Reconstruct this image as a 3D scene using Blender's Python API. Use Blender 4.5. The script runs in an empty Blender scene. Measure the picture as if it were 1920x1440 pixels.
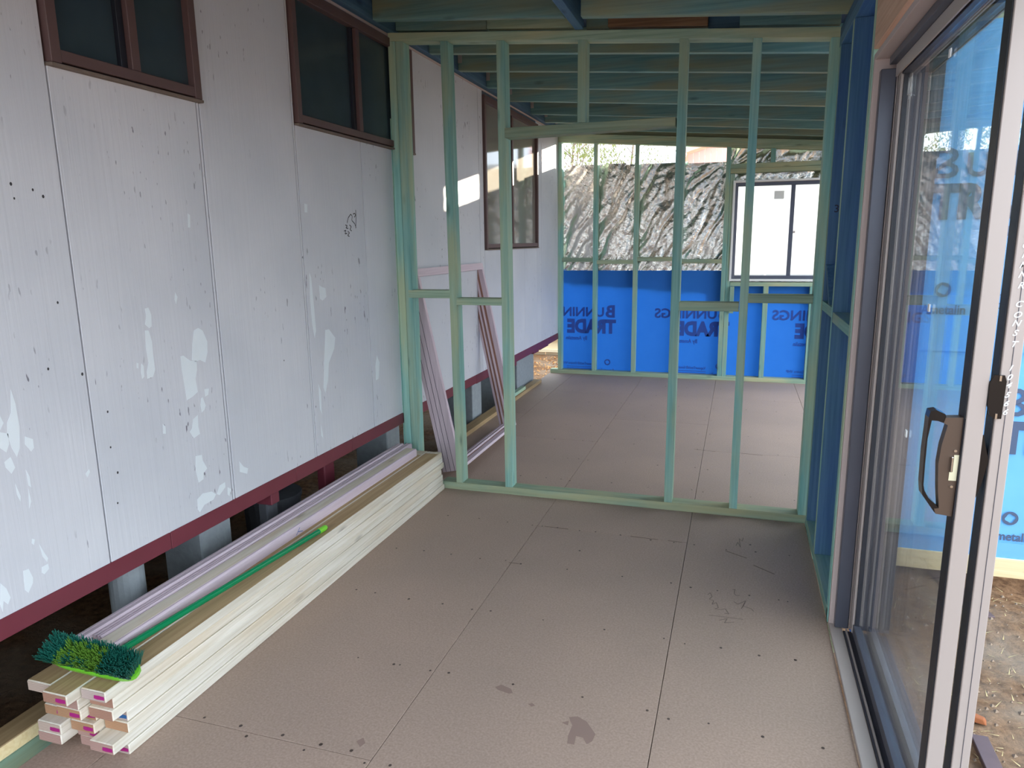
import bpy, bmesh, math, random
from mathutils import Vector, Matrix, noise
random.seed(7)
scene = bpy.context.scene
col = scene.collection

# ------------------------------------------------------------------ camera
CAMROT = [[0.953671, -0.047673, 0.29705], [0.300607, 0.190764, -0.934476], [-0.012117, 0.980478, 0.196257]]
cam_d = bpy.data.cameras.new('camera'); cam = bpy.data.objects.new('camera', cam_d); col.objects.link(cam)
cam_d.sensor_width = 36.0; cam_d.sensor_fit = 'HORIZONTAL'; cam_d.lens = 24.999
cam_d.clip_start = 0.02; cam_d.clip_end = 300
m = Matrix([CAMROT[0] + [0.0], CAMROT[1] + [0.0], CAMROT[2] + [1.5], [0, 0, 0, 1]])
cam.matrix_world = m
scene.camera = cam

# ------------------------------------------------------------------ sky, sun, exposure
SUN_DIR = Vector((1.76, 3.31, 0.56)).normalized()      # towards the sun: low, beyond the far wall
world = bpy.data.worlds.new('sky'); scene.world = world; world.use_nodes = True
wn = world.node_tree.nodes; wl = world.node_tree.links; wn.clear()
bg = wn.new('ShaderNodeBackground'); bg.inputs[0].default_value = (0.78, 0.89, 1.0, 1); bg.inputs[1].default_value = 2.0   # bright hazy sky, even all round
out = wn.new('ShaderNodeOutputWorld')
wl.new(bg.outputs[0], out.inputs[0])
sun_d = bpy.data.lights.new('sun', 'SUN'); sun = bpy.data.objects.new('sun', sun_d); col.objects.link(sun)
sun_d.energy = 14.0; sun_d.angle = math.radians(0.6); sun_d.color = (1.0, 0.88, 0.70)
sun.rotation_euler = SUN_DIR.to_track_quat('Z', 'Y').to_euler()
sun.location = (4, 20, 8)
vs = scene.view_settings
vs.view_transform = 'Standard'; vs.look = 'None'; vs.gamma = 1.0; vs.use_curve_mapping = False
vs.exposure = 1.05

# ------------------------------------------------------------------ traced outlines in metres (wall: y,z; floor: x,y; handle: x,z)
PEEL = [[[1.962,1.289],[1.978,1.291],[1.987,1.265],[1.983,1.225],[1.972,1.22],[1.955,1.235],[1.964,1.262]],[[1.952,1.214],[1.967,1.213],[1.977,1.173],[1.976,1.123],[1.977,1.072],[1.964,1.049],[1.939,1.047],[1.939,1.072],[1.951,1.101],[1.947,1.152]],[[1.92,1.104],[1.928,1.093],[1.926,1.056],[1.916,1.051],[1.914,1.076]],[[1.9,1.11],[1.907,1.106],[1.905,1.089],[1.898,1.093]],[[2.183,1.186],[2.207,1.193],[2.229,1.18],[2.248,1.136],[2.244,1.095],[2.227,1.057],[2.2,1.071],[2.176,1.068],[2.158,1.077],[2.168,1.134]],[[2.102,1.1],[2.116,1.101],[2.149,1.076],[2.181,1.07],[2.179,1.036],[2.167,1.004],[2.171,0.952],[2.144,0.94],[2.111,0.932],[2.108,0.981],[2.102,1.05]],[[2.208,0.955],[2.232,0.953],[2.226,0.93],[2.209,0.926]],[[2.185,0.924],[2.194,0.926],[2.206,0.891],[2.197,0.876],[2.182,0.869],[2.179,0.898]],[[2.132,0.853],[2.159,0.864],[2.156,0.819],[2.161,0.789],[2.127,0.781],[2.11,0.81],[2.123,0.82]],[[2.126,0.71],[2.159,0.706],[2.161,0.682],[2.18,0.644],[2.159,0.632],[2.155,0.608],[2.128,0.603],[2.119,0.659]],[[2.239,0.554],[2.271,0.557],[2.271,0.536],[2.234,0.515],[2.219,0.524]],[[2.112,0.54],[2.143,0.554],[2.192,0.545],[2.214,0.525],[2.197,0.509],[2.146,0.506],[2.119,0.486],[2.109,0.501]],[[2.284,0.531],[2.303,0.517],[2.289,0.491],[2.28,0.502]],[[2.367,0.616],[2.391,0.585],[2.418,0.569],[2.409,0.548],[2.366,0.57]],[[2.973,1.366],[2.985,1.344],[2.994,1.191],[2.997,1.087],[2.981,1.054],[2.967,1.125],[2.965,1.236]],[[3.049,1.303],[3.072,1.293],[3.103,1.286],[3.106,1.242],[3.072,1.227],[3.05,1.238]],[[3.079,1.081],[3.112,1.08],[3.165,1.03],[3.15,0.977],[3.092,0.913],[3.074,0.825],[3.043,0.768],[3.03,0.798],[3.056,0.955]],[[2.985,0.824],[3.004,0.785],[2.999,0.695],[3.002,0.667],[2.986,0.698],[2.986,0.762]],[[2.985,0.621],[2.995,0.568],[2.997,0.545],[2.983,0.562]],[[1.984,0.873],[1.995,0.86],[1.993,0.834],[1.981,0.837]],[[2.109,1.334],[2.118,1.317],[2.108,1.292],[2.103,1.309]],[[1.451,1.107],[1.458,1.065],[1.46,0.996],[1.451,0.935],[1.439,0.912],[1.428,0.942],[1.421,0.985],[1.426,1.015],[1.442,1.042]],[[1.409,1.04],[1.416,1.018],[1.403,1.0]],[[1.402,0.995],[1.424,0.985],[1.422,0.954],[1.411,0.934],[1.395,0.951]],[[1.471,0.964],[1.494,0.95],[1.493,0.923],[1.483,0.915],[1.468,0.941]],[[1.401,0.908],[1.421,0.917],[1.429,0.883],[1.416,0.869],[1.402,0.892]],[[1.422,0.837],[1.432,0.796],[1.429,0.781],[1.422,0.805]],[[1.459,0.868],[1.467,0.844],[1.467,0.811],[1.46,0.819]],[[1.458,0.809],[1.461,0.77],[1.452,0.751]],[[1.649,0.793],[1.664,0.804],[1.666,0.794],[1.654,0.78]],[[1.406,0.576],[1.422,0.575],[1.431,0.542],[1.428,0.526],[1.411,0.504],[1.402,0.517],[1.403,0.544]],[[1.463,0.561],[1.483,0.563],[1.484,0.546],[1.467,0.536],[1.46,0.545]],[[1.446,0.659],[1.454,0.653],[1.449,0.638],[1.443,0.646]],[[1.336,0.571],[1.35,0.548],[1.358,0.516],[1.348,0.5],[1.337,0.516],[1.33,0.487],[1.326,0.511]],[[1.465,0.634],[1.477,0.6],[1.486,0.579],[1.481,0.57],[1.47,0.592]],[[2.211,1.617],[2.222,1.611],[2.217,1.566],[2.206,1.566]],[[2.97,1.686],[2.993,1.683],[2.989,1.646],[2.968,1.646]],[[3.594,0.872],[3.621,0.826],[3.601,0.736],[3.569,0.732],[3.571,0.814]]]
SPOT = [(1.54,1.675),(1.604,1.663),(1.634,1.646),(1.544,1.636),(1.76,0.97),(1.754,0.851),(1.769,0.759),(1.754,0.657),(2.724,0.984),(1.573,1.145),(1.634,1.337),(1.685,1.109)]
SCRIB = [[(3.441,1.675),(3.44,1.63),(3.431,1.579)],[(3.346,1.605),(3.36,1.632),(3.387,1.651),(3.401,1.642),(3.395,1.619),(3.424,1.603),(3.435,1.582)],[(3.411,1.652),(3.428,1.657),(3.438,1.648),(3.422,1.636)],[(3.327,1.595),(3.345,1.591),(3.331,1.58),(3.354,1.578)],[(3.368,1.596),(3.386,1.587),(3.371,1.573),(3.388,1.565)],[(3.311,1.564),(3.33,1.568),(3.319,1.55),(3.34,1.553)],[(3.347,1.564),(3.364,1.555),(3.344,1.542),(3.362,1.537)]]
HPL = [(0.4621,1.0971),(0.4982,1.0997),(0.4986,1.0116),(0.4972,0.9399),(0.4961,0.8639),(0.4625,0.8674),(0.4589,0.8793),(0.4681,0.8813),(0.462,0.9285),(0.4572,0.9884),(0.4599,1.0323),(0.4679,1.0799),(0.4592,1.0842)]
HLO = [(0.4309,1.1097),(0.444,1.113),(0.4614,1.1048),(0.4638,1.0972),(0.4592,1.0842),(0.4471,1.0883),(0.4353,1.0885),(0.4308,1.0459),(0.4311,0.9862),(0.4324,0.9338),(0.4352,0.9219),(0.4445,0.9045),(0.4595,0.8907),(0.4681,0.8813),(0.4589,0.8793),(0.4606,0.8693),(0.432,0.9093),(0.4285,0.9355),(0.4267,1.0158),(0.4282,1.0655),(0.4285,1.0949)]
SNIB = [(0.4869,1.0117),(0.4969,1.0121),(0.4962,0.9509),(0.4807,0.9504),(0.4808,0.9705),(0.4867,0.971)]
STRIKE = [(0.5431,1.2016),(0.5626,1.2016),(0.567,1.1885),(0.5653,1.1046),(0.5517,1.1038),(0.5417,1.1122),(0.5365,1.1335),(0.5359,1.1836)]
STAIN = [[(-0.731,2.067),(-0.715,2.086),(-0.676,2.073),(-0.663,2.052),(-0.676,2.046),(-0.718,2.056)],[(-0.598,2.012),(-0.585,2.02),(-0.573,2.011),(-0.583,2.002)],[(-0.453,1.985),(-0.427,1.997),(-0.394,1.98),(-0.356,1.93),(-0.36,1.896),(-0.373,1.879),(-0.39,1.904),(-0.412,1.905),(-0.409,1.865),(-0.431,1.866),(-0.436,1.898),(-0.434,1.95)],[(-0.469,1.953),(-0.449,1.968),(-0.447,1.946)],[(-1.053,1.689),(-1.04,1.71),(-1.023,1.69),(-1.03,1.671)]]
SCREWS = [(-1.14,3.474),(-1.128,3.004),(-1.002,3.018),(-0.922,3.003),(-0.698,3.008),(-0.441,3.007),(-0.223,3.004),(-0.685,3.223),(-1.452,2.554),(-1.286,2.545),(-1.13,2.547),(-0.994,2.539),(-0.915,2.548),(-0.688,2.54),(-0.438,2.537),(-0.208,2.538),(-1.274,2.091),(-1.128,2.09),(-1.105,2.093),(-0.985,2.092),(-0.916,2.098),(-0.677,2.099),(-0.433,2.098),(-0.217,2.09),(-0.147,2.067),(-1.047,1.648),(-0.983,1.613),(-0.906,1.626),(-0.997,3.468),(-0.943,3.471),(-0.86,3.474),(-0.738,3.467),(-0.654,3.474),(-0.522,3.468),(-0.365,3.448),(-0.249,3.449),(-1.49,3.474),(-1.307,3.48),(-1.572,3.0),(-1.427,3.011),(-1.281,3.01),(-1.546,2.557),(-1.583,1.647),(-1.443,1.647),(-1.394,1.611),(-1.288,1.648),(-1.15,1.645),(-1.186,1.609),(-0.149,3.449),(0.118,3.525),(0.142,3.445),(0.296,3.448),(-0.024,2.988),(0.108,2.982),(0.261,2.97),(0.226,2.976),(-0.129,2.523),(0.002,2.533),(0.137,2.52),(0.262,2.527),(-0.024,2.081),(0.137,2.065),(0.308,2.064),(0.005,3.432),(-0.137,2.986)]
PENCIL = [[(-0.063,2.94),(-0.053,2.96),(-0.044,2.929),(-0.054,2.902),(-0.036,2.892),(-0.042,2.859),(-0.025,2.88),(-0.016,2.836),(-0.03,2.824),(-0.005,2.824),(0.012,2.836),(0.027,2.796),(0.009,2.798)],[(0.038,3.011),(0.049,3.023),(0.046,2.98),(0.054,2.966),(0.068,2.97)],[(0.045,2.908),(0.061,2.889),(0.093,2.929),(0.082,2.88),(0.114,2.866),(0.124,2.846)],[(0.09,2.913),(0.075,2.855)],[(-0.052,2.766),(0.082,2.769)],[(-0.01,2.735),(0.021,2.758),(0.011,2.72),(0.048,2.737)],[(0.05,3.494),(0.059,3.541),(0.072,3.479),(0.065,3.589),(0.08,3.559),(0.086,3.606)]]
SCREW = [(0.488, 1.0216), (0.488, 0.9366)]
CHALK_POS = [(0.5627,1.5004),(0.5679,1.4794),(0.572,1.4594),(0.5666,1.4383),(0.5659,1.4182),(0.5654,1.3957),(0.5658,1.356),(0.5644,1.3331),(0.5673,1.3148),(0.5637,1.2939),(0.5643,1.2695),(0.569,1.2169),(0.5661,1.1967),(0.566,1.1788),(0.5653,1.1573),(0.5643,1.138),(0.5643,1.1186)]

# ------------------------------------------------------------------ helpers
def tag(o, label=None, cat=None, group=None, kind=None):
    if label: o['label'] = label
    if cat: o['category'] = cat
    if group: o['group'] = group
    if kind: o['kind'] = kind
    return o
def empty(name, loc=(0, 0, 0), **kw):
    o = bpy.data.objects.new(name, None); o.empty_display_size = 0.05
    col.objects.link(o); o.location = loc
    return tag(o, **kw)
def wloc(o):
    v = Vector((0, 0, 0))
    while o is not None:
        v = v + o.location; o = o.parent
    return v
def link(name, verts, faces, mat, parent=None, origin=None, smooth=False, **kw):
    """mesh object from world-space vertices; origin defaults to the bottom centre of the bounds"""
    if origin is None:
        mn = [min(v[i] for v in verts) for i in range(3)]; mx = [max(v[i] for v in verts) for i in range(3)]
        origin = Vector(((mn[0] + mx[0]) / 2, (mn[1] + mx[1]) / 2, mn[2]))
    origin = Vector(origin)
    me = bpy.data.meshes.new(name)
    me.from_pydata([tuple(Vector(v) - origin) for v in verts], [], faces); me.update()
    if mat: me.materials.append(mat)
    if smooth:
        for p in me.polygons: p.use_smooth = True
    o = bpy.data.objects.new(name, me); col.objects.link(o)
    if parent is not None:
        o.parent = parent; o.location = origin - wloc(parent)
    else:
        o.location = origin
    return tag(o, **kw)
HEXF = [(0, 3, 2, 1), (4, 5, 6, 7), (0, 1, 5, 4), (1, 2, 6, 5), (2, 3, 7, 6), (3, 0, 4, 7)]
def hexa(name, v8, mat, parent=None, bevel=0.0, **kw):
    """eight corners: bottom loop (counter-clockwise from above) then top loop; edges chamfered"""
    if bevel <= 0: return link(name, v8, HEXF, mat, parent, **kw)
    bm = bmesh.new(); vs_ = [bm.verts.new(v) for v in v8]
    for f in HEXF: bm.faces.new([vs_[i] for i in f])
    bmesh.ops.bevel(bm, geom=list(bm.edges), offset=bevel, segments=1, affect='EDGES', clamp_overlap=True)
    bm.verts.index_update()
    V = [tuple(v.co) for v in bm.verts]; Fc = [[v.index for v in f.verts] for f in bm.faces]; bm.free()
    return link(name, V, Fc, mat, parent, **kw)
def box(name, x, y, z, mat, parent=None, bevel=0.0015, **kw):
    x0, x1 = sorted(x); y0, y1 = sorted(y); z0, z1 = sorted(z)
    return hexa(name, [(x0, y0, z0), (x1, y0, z0), (x1, y1, z0), (x0, y1, z0), (x0, y0, z1), (x1, y0, z1), (x1, y1, z1), (x0, y1, z1)], mat, parent, bevel, **kw)
def extrude_poly(name, pts, plane, a, b, mat, parent=None, **kw):
    """polygon in 'xz' (extruded along y), 'yz' (along x) or 'xy' (along z) from a to b"""
    def P(p, t):
        return {'xz': (p[0], t, p[1]), 'yz': (t, p[0], p[1]), 'xy': (p[0], p[1], t)}[plane]
    n = len(pts)
    V = [P(p, a) for p in pts] + [P(p, b) for p in pts]
    Fc = [list(range(n))[::-1], list(range(n, 2 * n))] + [(i, (i + 1) % n, n + (i + 1) % n, n + i) for i in range(n)]
    o = link(name, V, Fc, mat, parent, **kw)
    bm = bmesh.new(); bm.from_mesh(o.data)
    bmesh.ops.triangulate(bm, faces=[f for f in bm.faces if len(f.verts) > 4])
    bmesh.ops.recalc_face_normals(bm, faces=bm.faces); bm.to_mesh(o.data); bm.free()
    return o
def tube(name, pts, rad, mat, parent=None, n=12, cap=True, **kw):
    pts = [Vector(p) for p in pts]; V = []; Fc = []
    if not isinstance(rad, (list, tuple)): rad = [rad] * len(pts)
    for i, p in enumerate(pts):
        d = (pts[min(i + 1, len(pts) - 1)] - pts[max(i - 1, 0)]).normalized()
        a = d.orthogonal().normalized() if abs(d.z) < 0.9 else Vector((1, 0, 0))
        a = (a - d * a.dot(d)).normalized(); b = d.cross(a)
        for k in range(n):
            t = 2 * math.pi * k / n; V.append(tuple(p + (a * math.cos(t) + b * math.sin(t)) * rad[i]))
    for i in range(len(pts) - 1):
        for k in range(n):
            Fc.append((i * n + k, i * n + (k + 1) % n, (i + 1) * n + (k + 1) % n, (i + 1) * n + k))
    if cap:
        Fc.append(list(range(n))[::-1]); Fc.append([(len(pts) - 1) * n + k for k in range(n)])
    return link(name, V, Fc, mat, parent, smooth=False, **kw)
def strokes(name, lines, to3, w, mat, parent=None, **kw):
    """thin drawn marks: ribbons along 2-D polylines, mapped to a surface by to3"""
    V = []; Fc = []
    for L in lines:
        for (a, b) in zip(L[:-1], L[1:]):
            dx, dy = b[0] - a[0], b[1] - a[1]; l = math.hypot(dx, dy) or 1; nx, ny = -dy / l * w / 2, dx / l * w / 2
            k = len(V)
            V += [to3(a[0] + nx, a[1] + ny), to3(a[0] - nx, a[1] - ny), to3(b[0] - nx, b[1] - ny), to3(b[0] + nx, b[1] + ny)]
            Fc.append((k, k + 1, k + 2, k + 3))
    return link(name, V, Fc, mat, parent, **kw)
def text_verts(s, size, bold=0.0, align='LEFT', shear=0.0):
    cu = bpy.data.curves.new('t', 'FONT'); cu.body = s; cu.size = size; cu.offset = bold; cu.align_x = align; cu.shear = shear
    cu.resolution_u = 3
    o = bpy.data.objects.new('t', cu); col.objects.link(o)
    bpy.context.view_layer.update()
    me = bpy.data.meshes.new_from_object(o)
    V = [(v.co.x, v.co.y) for v in me.vertices]; Fc = [list(p.vertices) for p in me.polygons]
    bpy.data.objects.remove(o); bpy.data.curves.remove(cu); bpy.data.meshes.remove(me)
    return V, Fc

# ------------------------------------------------------------------ materials (all procedural)
def newmat(name):
    mt = bpy.data.materials.new(name); mt.use_nodes = True
    nt = mt.node_tree; b = nt.nodes['Principled BSDF']
    return mt, nt, nt.nodes, nt.links, b
def lin(c):
    return tuple(((v / 255) / 12.92 if v / 255 <= 0.04045 else ((v / 255 + 0.055) / 1.055) ** 2.4) for v in c) + (1.0,)
def plain(name, c, rough=0.6, metal=0.0, spec=0.5, vary=0.0, scale=8.0, bump=0.0):
    mt, nt, N, L, b = newmat(name)
    b.inputs['Roughness'].default_value = rough; b.inputs['Metallic'].default_value = metal
    b.inputs['Specular IOR Level'].default_value = spec
    if vary > 0 or bump > 0:
        tc = N.new('ShaderNodeTexCoord'); ns = N.new('ShaderNodeTexNoise'); ns.inputs['Scale'].default_value = scale
        ns.inputs['Detail'].default_value = 6.0
        L.new(tc.outputs['Object'], ns.inputs['Vector'])
        mx = N.new('ShaderNodeMixRGB'); mx.inputs[1].default_value = tuple(v * (1 - vary) for v in c[:3]) + (1,)
        mx.inputs[2].default_value = tuple(min(1, v * (1 + vary)) for v in c[:3]) + (1,)
        L.new(ns.outputs['Fac'], mx.inputs[0]); L.new(mx.outputs[0], b.inputs['Base Color'])
        if bump > 0:
            bp = N.new('ShaderNodeBump'); bp.inputs['Strength'].default_value = bump; bp.inputs['Distance'].default_value = 0.01
            L.new(ns.outputs['Fac'], bp.inputs['Height']); L.new(bp.outputs[0], b.inputs['Normal'])
    else:
        b.inputs['Base Color'].default_value = c
    return mt
def wood(name, axis, c1, c2, c3=None, rough=0.65, tint=0.18, patch=0.5, knots=True):
    """grain along one axis: streaks between c1 and c2, larger patches of c3, knots, each piece its own shade"""
    mt, nt, N, L, b = newmat(name)
    tc = N.new('ShaderNodeTexCoord'); oi = N.new('ShaderNodeObjectInfo')
    off = N.new('ShaderNodeVectorMath'); off.operation = 'SCALE'; off.inputs[0].default_value = (13.7, 7.1, 29.3)
    L.new(oi.outputs['Random'], off.inputs['Scale'])
    add = N.new('ShaderNodeVectorMath'); add.operation = 'ADD'
    L.new(tc.outputs['Object'], add.inputs[0]); L.new(off.outputs[0], add.inputs[1])
    sc = [70.0, 70.0, 70.0]; sc['xyz'.index(axis)] = 2.2
    mp = N.new('ShaderNodeVectorMath'); mp.operation = 'MULTIPLY'; mp.inputs[1].default_value = sc
    L.new(add.outputs[0], mp.inputs[0])
    n1 = N.new('ShaderNodeTexNoise'); n1.inputs['Scale'].default_value = 1.0; n1.inputs['Detail'].default_value = 5; n1.inputs['Distortion'].default_value = 0.6
    L.new(mp.outputs[0], n1.inputs['Vector'])
    r1 = N.new('ShaderNodeValToRGB'); r1.color_ramp.elements[0].position = 0.30; r1.color_ramp.elements[1].position = 0.72
    r1.color_ramp.elements[0].color = c1; r1.color_ramp.elements[1].color = c2
    L.new(n1.outputs['Fac'], r1.inputs[0]); last = r1.outputs[0]
    if c3:
        sc2 = [9.0, 9.0, 9.0]; sc2['xyz'.index(axis)] = 1.6
        mp2 = N.new('ShaderNodeVectorMath'); mp2.operation = 'MULTIPLY'; mp2.inputs[1].default_value = sc2
        L.new(add.outputs[0], mp2.inputs[0])
        n2 = N.new('ShaderNodeTexNoise'); n2.inputs['Scale'].default_value = 1.0; n2.inputs['Detail'].default_value = 3
        L.new(mp2.outputs[0], n2.inputs['Vector'])
        r2 = N.new('ShaderNodeValToRGB'); r2.color_ramp.elements[0].position = 0.42; r2.color_ramp.elements[1].position = 0.68
        r2.color_ramp.elements[0].color = (0, 0, 0, 1); r2.color_ramp.elements[1].color = (patch, patch, patch, 1)
        L.new(n2.outputs['Fac'], r2.inputs[0])
        mx = N.new('ShaderNodeMixRGB'); L.new(r2.outputs[0], mx.inputs[0]); L.new(last, mx.inputs[1]); mx.inputs[2].default_value = c3
        last = mx.outputs[0]
    if knots:
        sc3 = [14.0, 14.0, 14.0]; sc3['xyz'.index(axis)] = 5.0
        mp3 = N.new('ShaderNodeVectorMath'); mp3.operation = 'MULTIPLY'; mp3.inputs[1].default_value = sc3
        L.new(add.outputs[0], mp3.inputs[0])
        vo = N.new('ShaderNodeTexVoronoi'); vo.inputs['Scale'].default_value = 0.55; L.new(mp3.outputs[0], vo.inputs['Vector'])
        r3 = N.new('ShaderNodeValToRGB'); r3.color_ramp.elements[0].position = 0.03; r3.color_ramp.elements[1].position = 0.14
        r3.color_ramp.elements[0].color = (0.55, 0.55, 0.55, 1); r3.color_ramp.elements[1].color = (0, 0, 0, 1)
        L.new(vo.outputs['Distance'], r3.inputs[0])
        mk = N.new('ShaderNodeMixRGB'); L.new(r3.outputs[0], mk.inputs[0]); L.new(last, mk.inputs[1])
        mk.inputs[2].default_value = tuple(v * 0.30 for v in c1[:3]) + (1,); last = mk.outputs[0]
    hs = N.new('ShaderNodeHueSaturation'); mr = N.new('ShaderNodeMapRange')
    mr.inputs['To Min'].default_value = 1 - tint; mr.inputs['To Max'].default_value = 1 + tint
    L.new(oi.outputs['Random'], mr.inputs['Value']); L.new(mr.outputs[0], hs.inputs['Value']); L.new(last, hs.inputs['Color'])
    L.new(hs.outputs[0], b.inputs['Base Color']); b.inputs['Roughness'].default_value = rough
    b.inputs['Specular IOR Level'].default_value = 0.3
    bp = N.new('ShaderNodeBump'); bp.inputs['Strength'].default_value = 0.12; bp.inputs['Distance'].default_value = 0.004
    L.new(n1.outputs['Fac'], bp.inputs['Height']); L.new(bp.outputs[0], b.inputs['Normal'])
    return mt
TEAL1, TEAL2, OLIVE = lin((112, 162, 154)), lin((150, 196, 186)), lin((180, 186, 146))
GREEN = {a: wood('treated_green_pine_' + a, a, TEAL1, TEAL2, OLIVE, patch=0.75) for a in 'xyz'}
GREEN['x'] = wood('treated_green_pine_plate', 'x', lin((126, 150, 128)), lin((162, 182, 158)), lin((186, 180, 138)), patch=0.8)
RAFT = {a: wood('treated_rafter_pine_' + a, a, lin((100, 142, 142)), lin((130, 170, 164)), lin((158, 150, 108)), patch=0.7) for a in 'xy'}
BLUEW = {a: wood('blue_treated_pine_' + a, a, lin((66, 100, 132)), lin((94, 130, 155)), lin((80, 122, 122)), patch=0.4) for a in 'xyz'}
BROWNW = wood('brown_treated_offcut', 'x', lin((110, 82, 60)), lin((150, 116, 86)), None)
PINE = wood('raw_pine', 'y', lin((212, 202, 184)), lin((238, 231, 219)), lin((214, 190, 156)), tint=0.07, patch=0.5)
PINETOP = wood('aged_pine', 'y', lin((165, 136, 98)), lin((196, 168, 128)), lin((140, 112, 78)), tint=0.06, patch=0.4)
PINEX = wood('clean_pine_board', 'x', lin((228, 200, 150)), lin((242, 220, 176)), None, tint=0.03)
def end_grain():
    mt, nt, N, L, b = newmat('pine_end_grain')
    tc = N.new('ShaderNodeTexCoord'); oi = N.new('ShaderNodeObjectInfo')
    wv = N.new('ShaderNodeTexWave'); wv.wave_type = 'RINGS'; wv.inputs['Scale'].default_value = 60; wv.inputs['Distortion'].default_value = 3.0
    off = N.new('ShaderNodeVectorMath'); off.operation = 'SCALE'; off.inputs[0].default_value = (0.3, 0.0, 0.2); L.new(oi.outputs['Random'], off.inputs['Scale'])
    ad = N.new('ShaderNodeVectorMath'); ad.operation = 'ADD'; L.new(tc.outputs['Object'], ad.inputs[0]); L.new(off.outputs[0], ad.inputs[1]); L.new(ad.outputs[0], wv.inputs['Vector'])
    r = N.new('ShaderNodeValToRGB'); r.color_ramp.interpolation = 'CONSTANT'
    r.color_ramp.elements[0].color = lin((188, 150, 140)); r.color_ramp.elements[1].position = 0.3; r.color_ramp.elements[1].color = lin((196, 176, 168))
    for p_, c_ in ((0.5, (186, 142, 108)), (0.68, (204, 180, 166)), (0.84, (176, 132, 112))):
        e = r.color_ramp.elements.new(p_); e.color = lin(c_)
    L.new(oi.outputs['Random'], r.inputs[0])
    mx = N.new('ShaderNodeMixRGB'); mx.blend_type = 'MULTIPLY'; mx.inputs[0].default_value = 0.28; L.new(r.outputs[0], mx.inputs[1]); L.new(wv.outputs['Color'], mx.inputs[2])
    L.new(mx.outputs[0], b.inputs['Base Color']); b.inputs['Roughness'].default_value = 0.8
    return mt
ENDG = end_grain(); ENDP = ENDG
PRIMED = wood('pink_primed_pine', 'y', lin((208, 188, 198)), lin((222, 204, 212)), None, tint=0.03, rough=0.5, knots=False)
PRIMEDZ = wood('pink_primed_jamb', 'z', lin((204, 182, 192)), lin((220, 200, 208)), None, tint=0.02, rough=0.5, knots=False)
PRIMEBR = plain('groove_bare_timber', lin((150, 108, 92)), 0.7, vary=0.2, scale=30)
MAGENTA = plain('magenta_marking_paint', lin((168, 28, 120)), 0.6)
BLUEMARK = plain('blue_marking_paint', lin((40, 100, 160)), 0.6)
MAROON = plain('maroon_paint', lin((112, 46, 58)), 0.45, vary=0.12, scale=10)
PEELM = plain('bare_undercoat', lin((226, 232, 236)), 0.7, vary=0.03, scale=20)
DARKMARK = plain('dark_ink', lin((50, 48, 52)), 0.7)
CONC = plain('grey_concrete', lin((150, 156, 160)), 0.9, vary=0.18, scale=30, bump=0.3)
CONCD = plain('dark_concrete', lin((96, 98, 104)), 0.9, vary=0.18, scale=30, bump=0.3)
ALU = plain('bronze_grey_aluminium', lin((190, 178, 172)), 0.4, metal=0.2, spec=0.5)
ALUD = plain('dark_bronze_aluminium', lin((84, 86, 98)), 0.35, metal=0.3)
ALUN = plain('charcoal_seal', lin((30, 32, 42)), 0.5)
REVEAL = plain('pink_grey_primed_reveal', lin((196, 178, 172)), 0.55, vary=0.03)
BROWNF = plain('brown_window_frame', lin((96, 72, 70)), 0.5, vary=0.12, scale=20)
BROWNS = plain('weathered_window_sill', lin((118, 104, 94)), 0.8, vary=0.2, scale=30)
BLACKP = plain('black_gloss_handle', lin((24, 22, 24)), 0.15)
HBROWN = plain('brown_lock_body', lin((96, 78, 66)), 0.4, metal=0.2)
CREAMP = plain('cream_snib', lin((232, 224, 190)), 0.5)
CHROME = plain('chrome', lin((215, 215, 215)), 0.12, metal=1.0)
WHITEP = plain('white_paint', lin((235, 234, 230)), 0.5)
CHALK = plain('white_paint_pen', lin((245, 245, 245)), 0.6)
LIME = plain('lime_plastic', lin((120, 205, 50)), 0.4)
HGREEN = plain('green_metal_handle', lin((0, 128, 78)), 0.25)

INKG = plain('slate_print', lin((78, 92, 118)), 0.6)
SCREWM = plain('dark_screw', lin((72, 58, 52)), 0.6)
STAINM = plain('dried_drip', lin((142, 118, 108)), 0.8)
PENCILM = plain('pencil', lin((122, 106, 98)), 0.8)
STEELB = plain('rusty_steel', lin((104, 84, 84)), 0.5, metal=0.4, vary=0.25, scale=14)
HOUSEW = plain('pale_render', lin((244, 238, 222)), 0.7)
CREAMW = plain('cream_fence_steel', lin((238, 222, 186)), 0.5)
PINKW = plain('pink_shed_cladding', lin((205, 150, 145)), 0.6)
PINKR = plain('pink_shed_roof', lin((225, 175, 168)), 0.6)
GREYBL = plain('grey_concrete_sleeper', lin((150, 150, 148)), 0.8, vary=0.1)
TREEB = plain('grey_bark', lin((120, 108, 96)), 0.9, vary=0.2)
LEAF = plain('olive_leaf', lin((112, 124, 72)), 0.6)
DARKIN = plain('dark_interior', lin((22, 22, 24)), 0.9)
ROOFM = plain('blue_grey_roof_sheet', lin((62, 78, 104)), 0.6)

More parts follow.
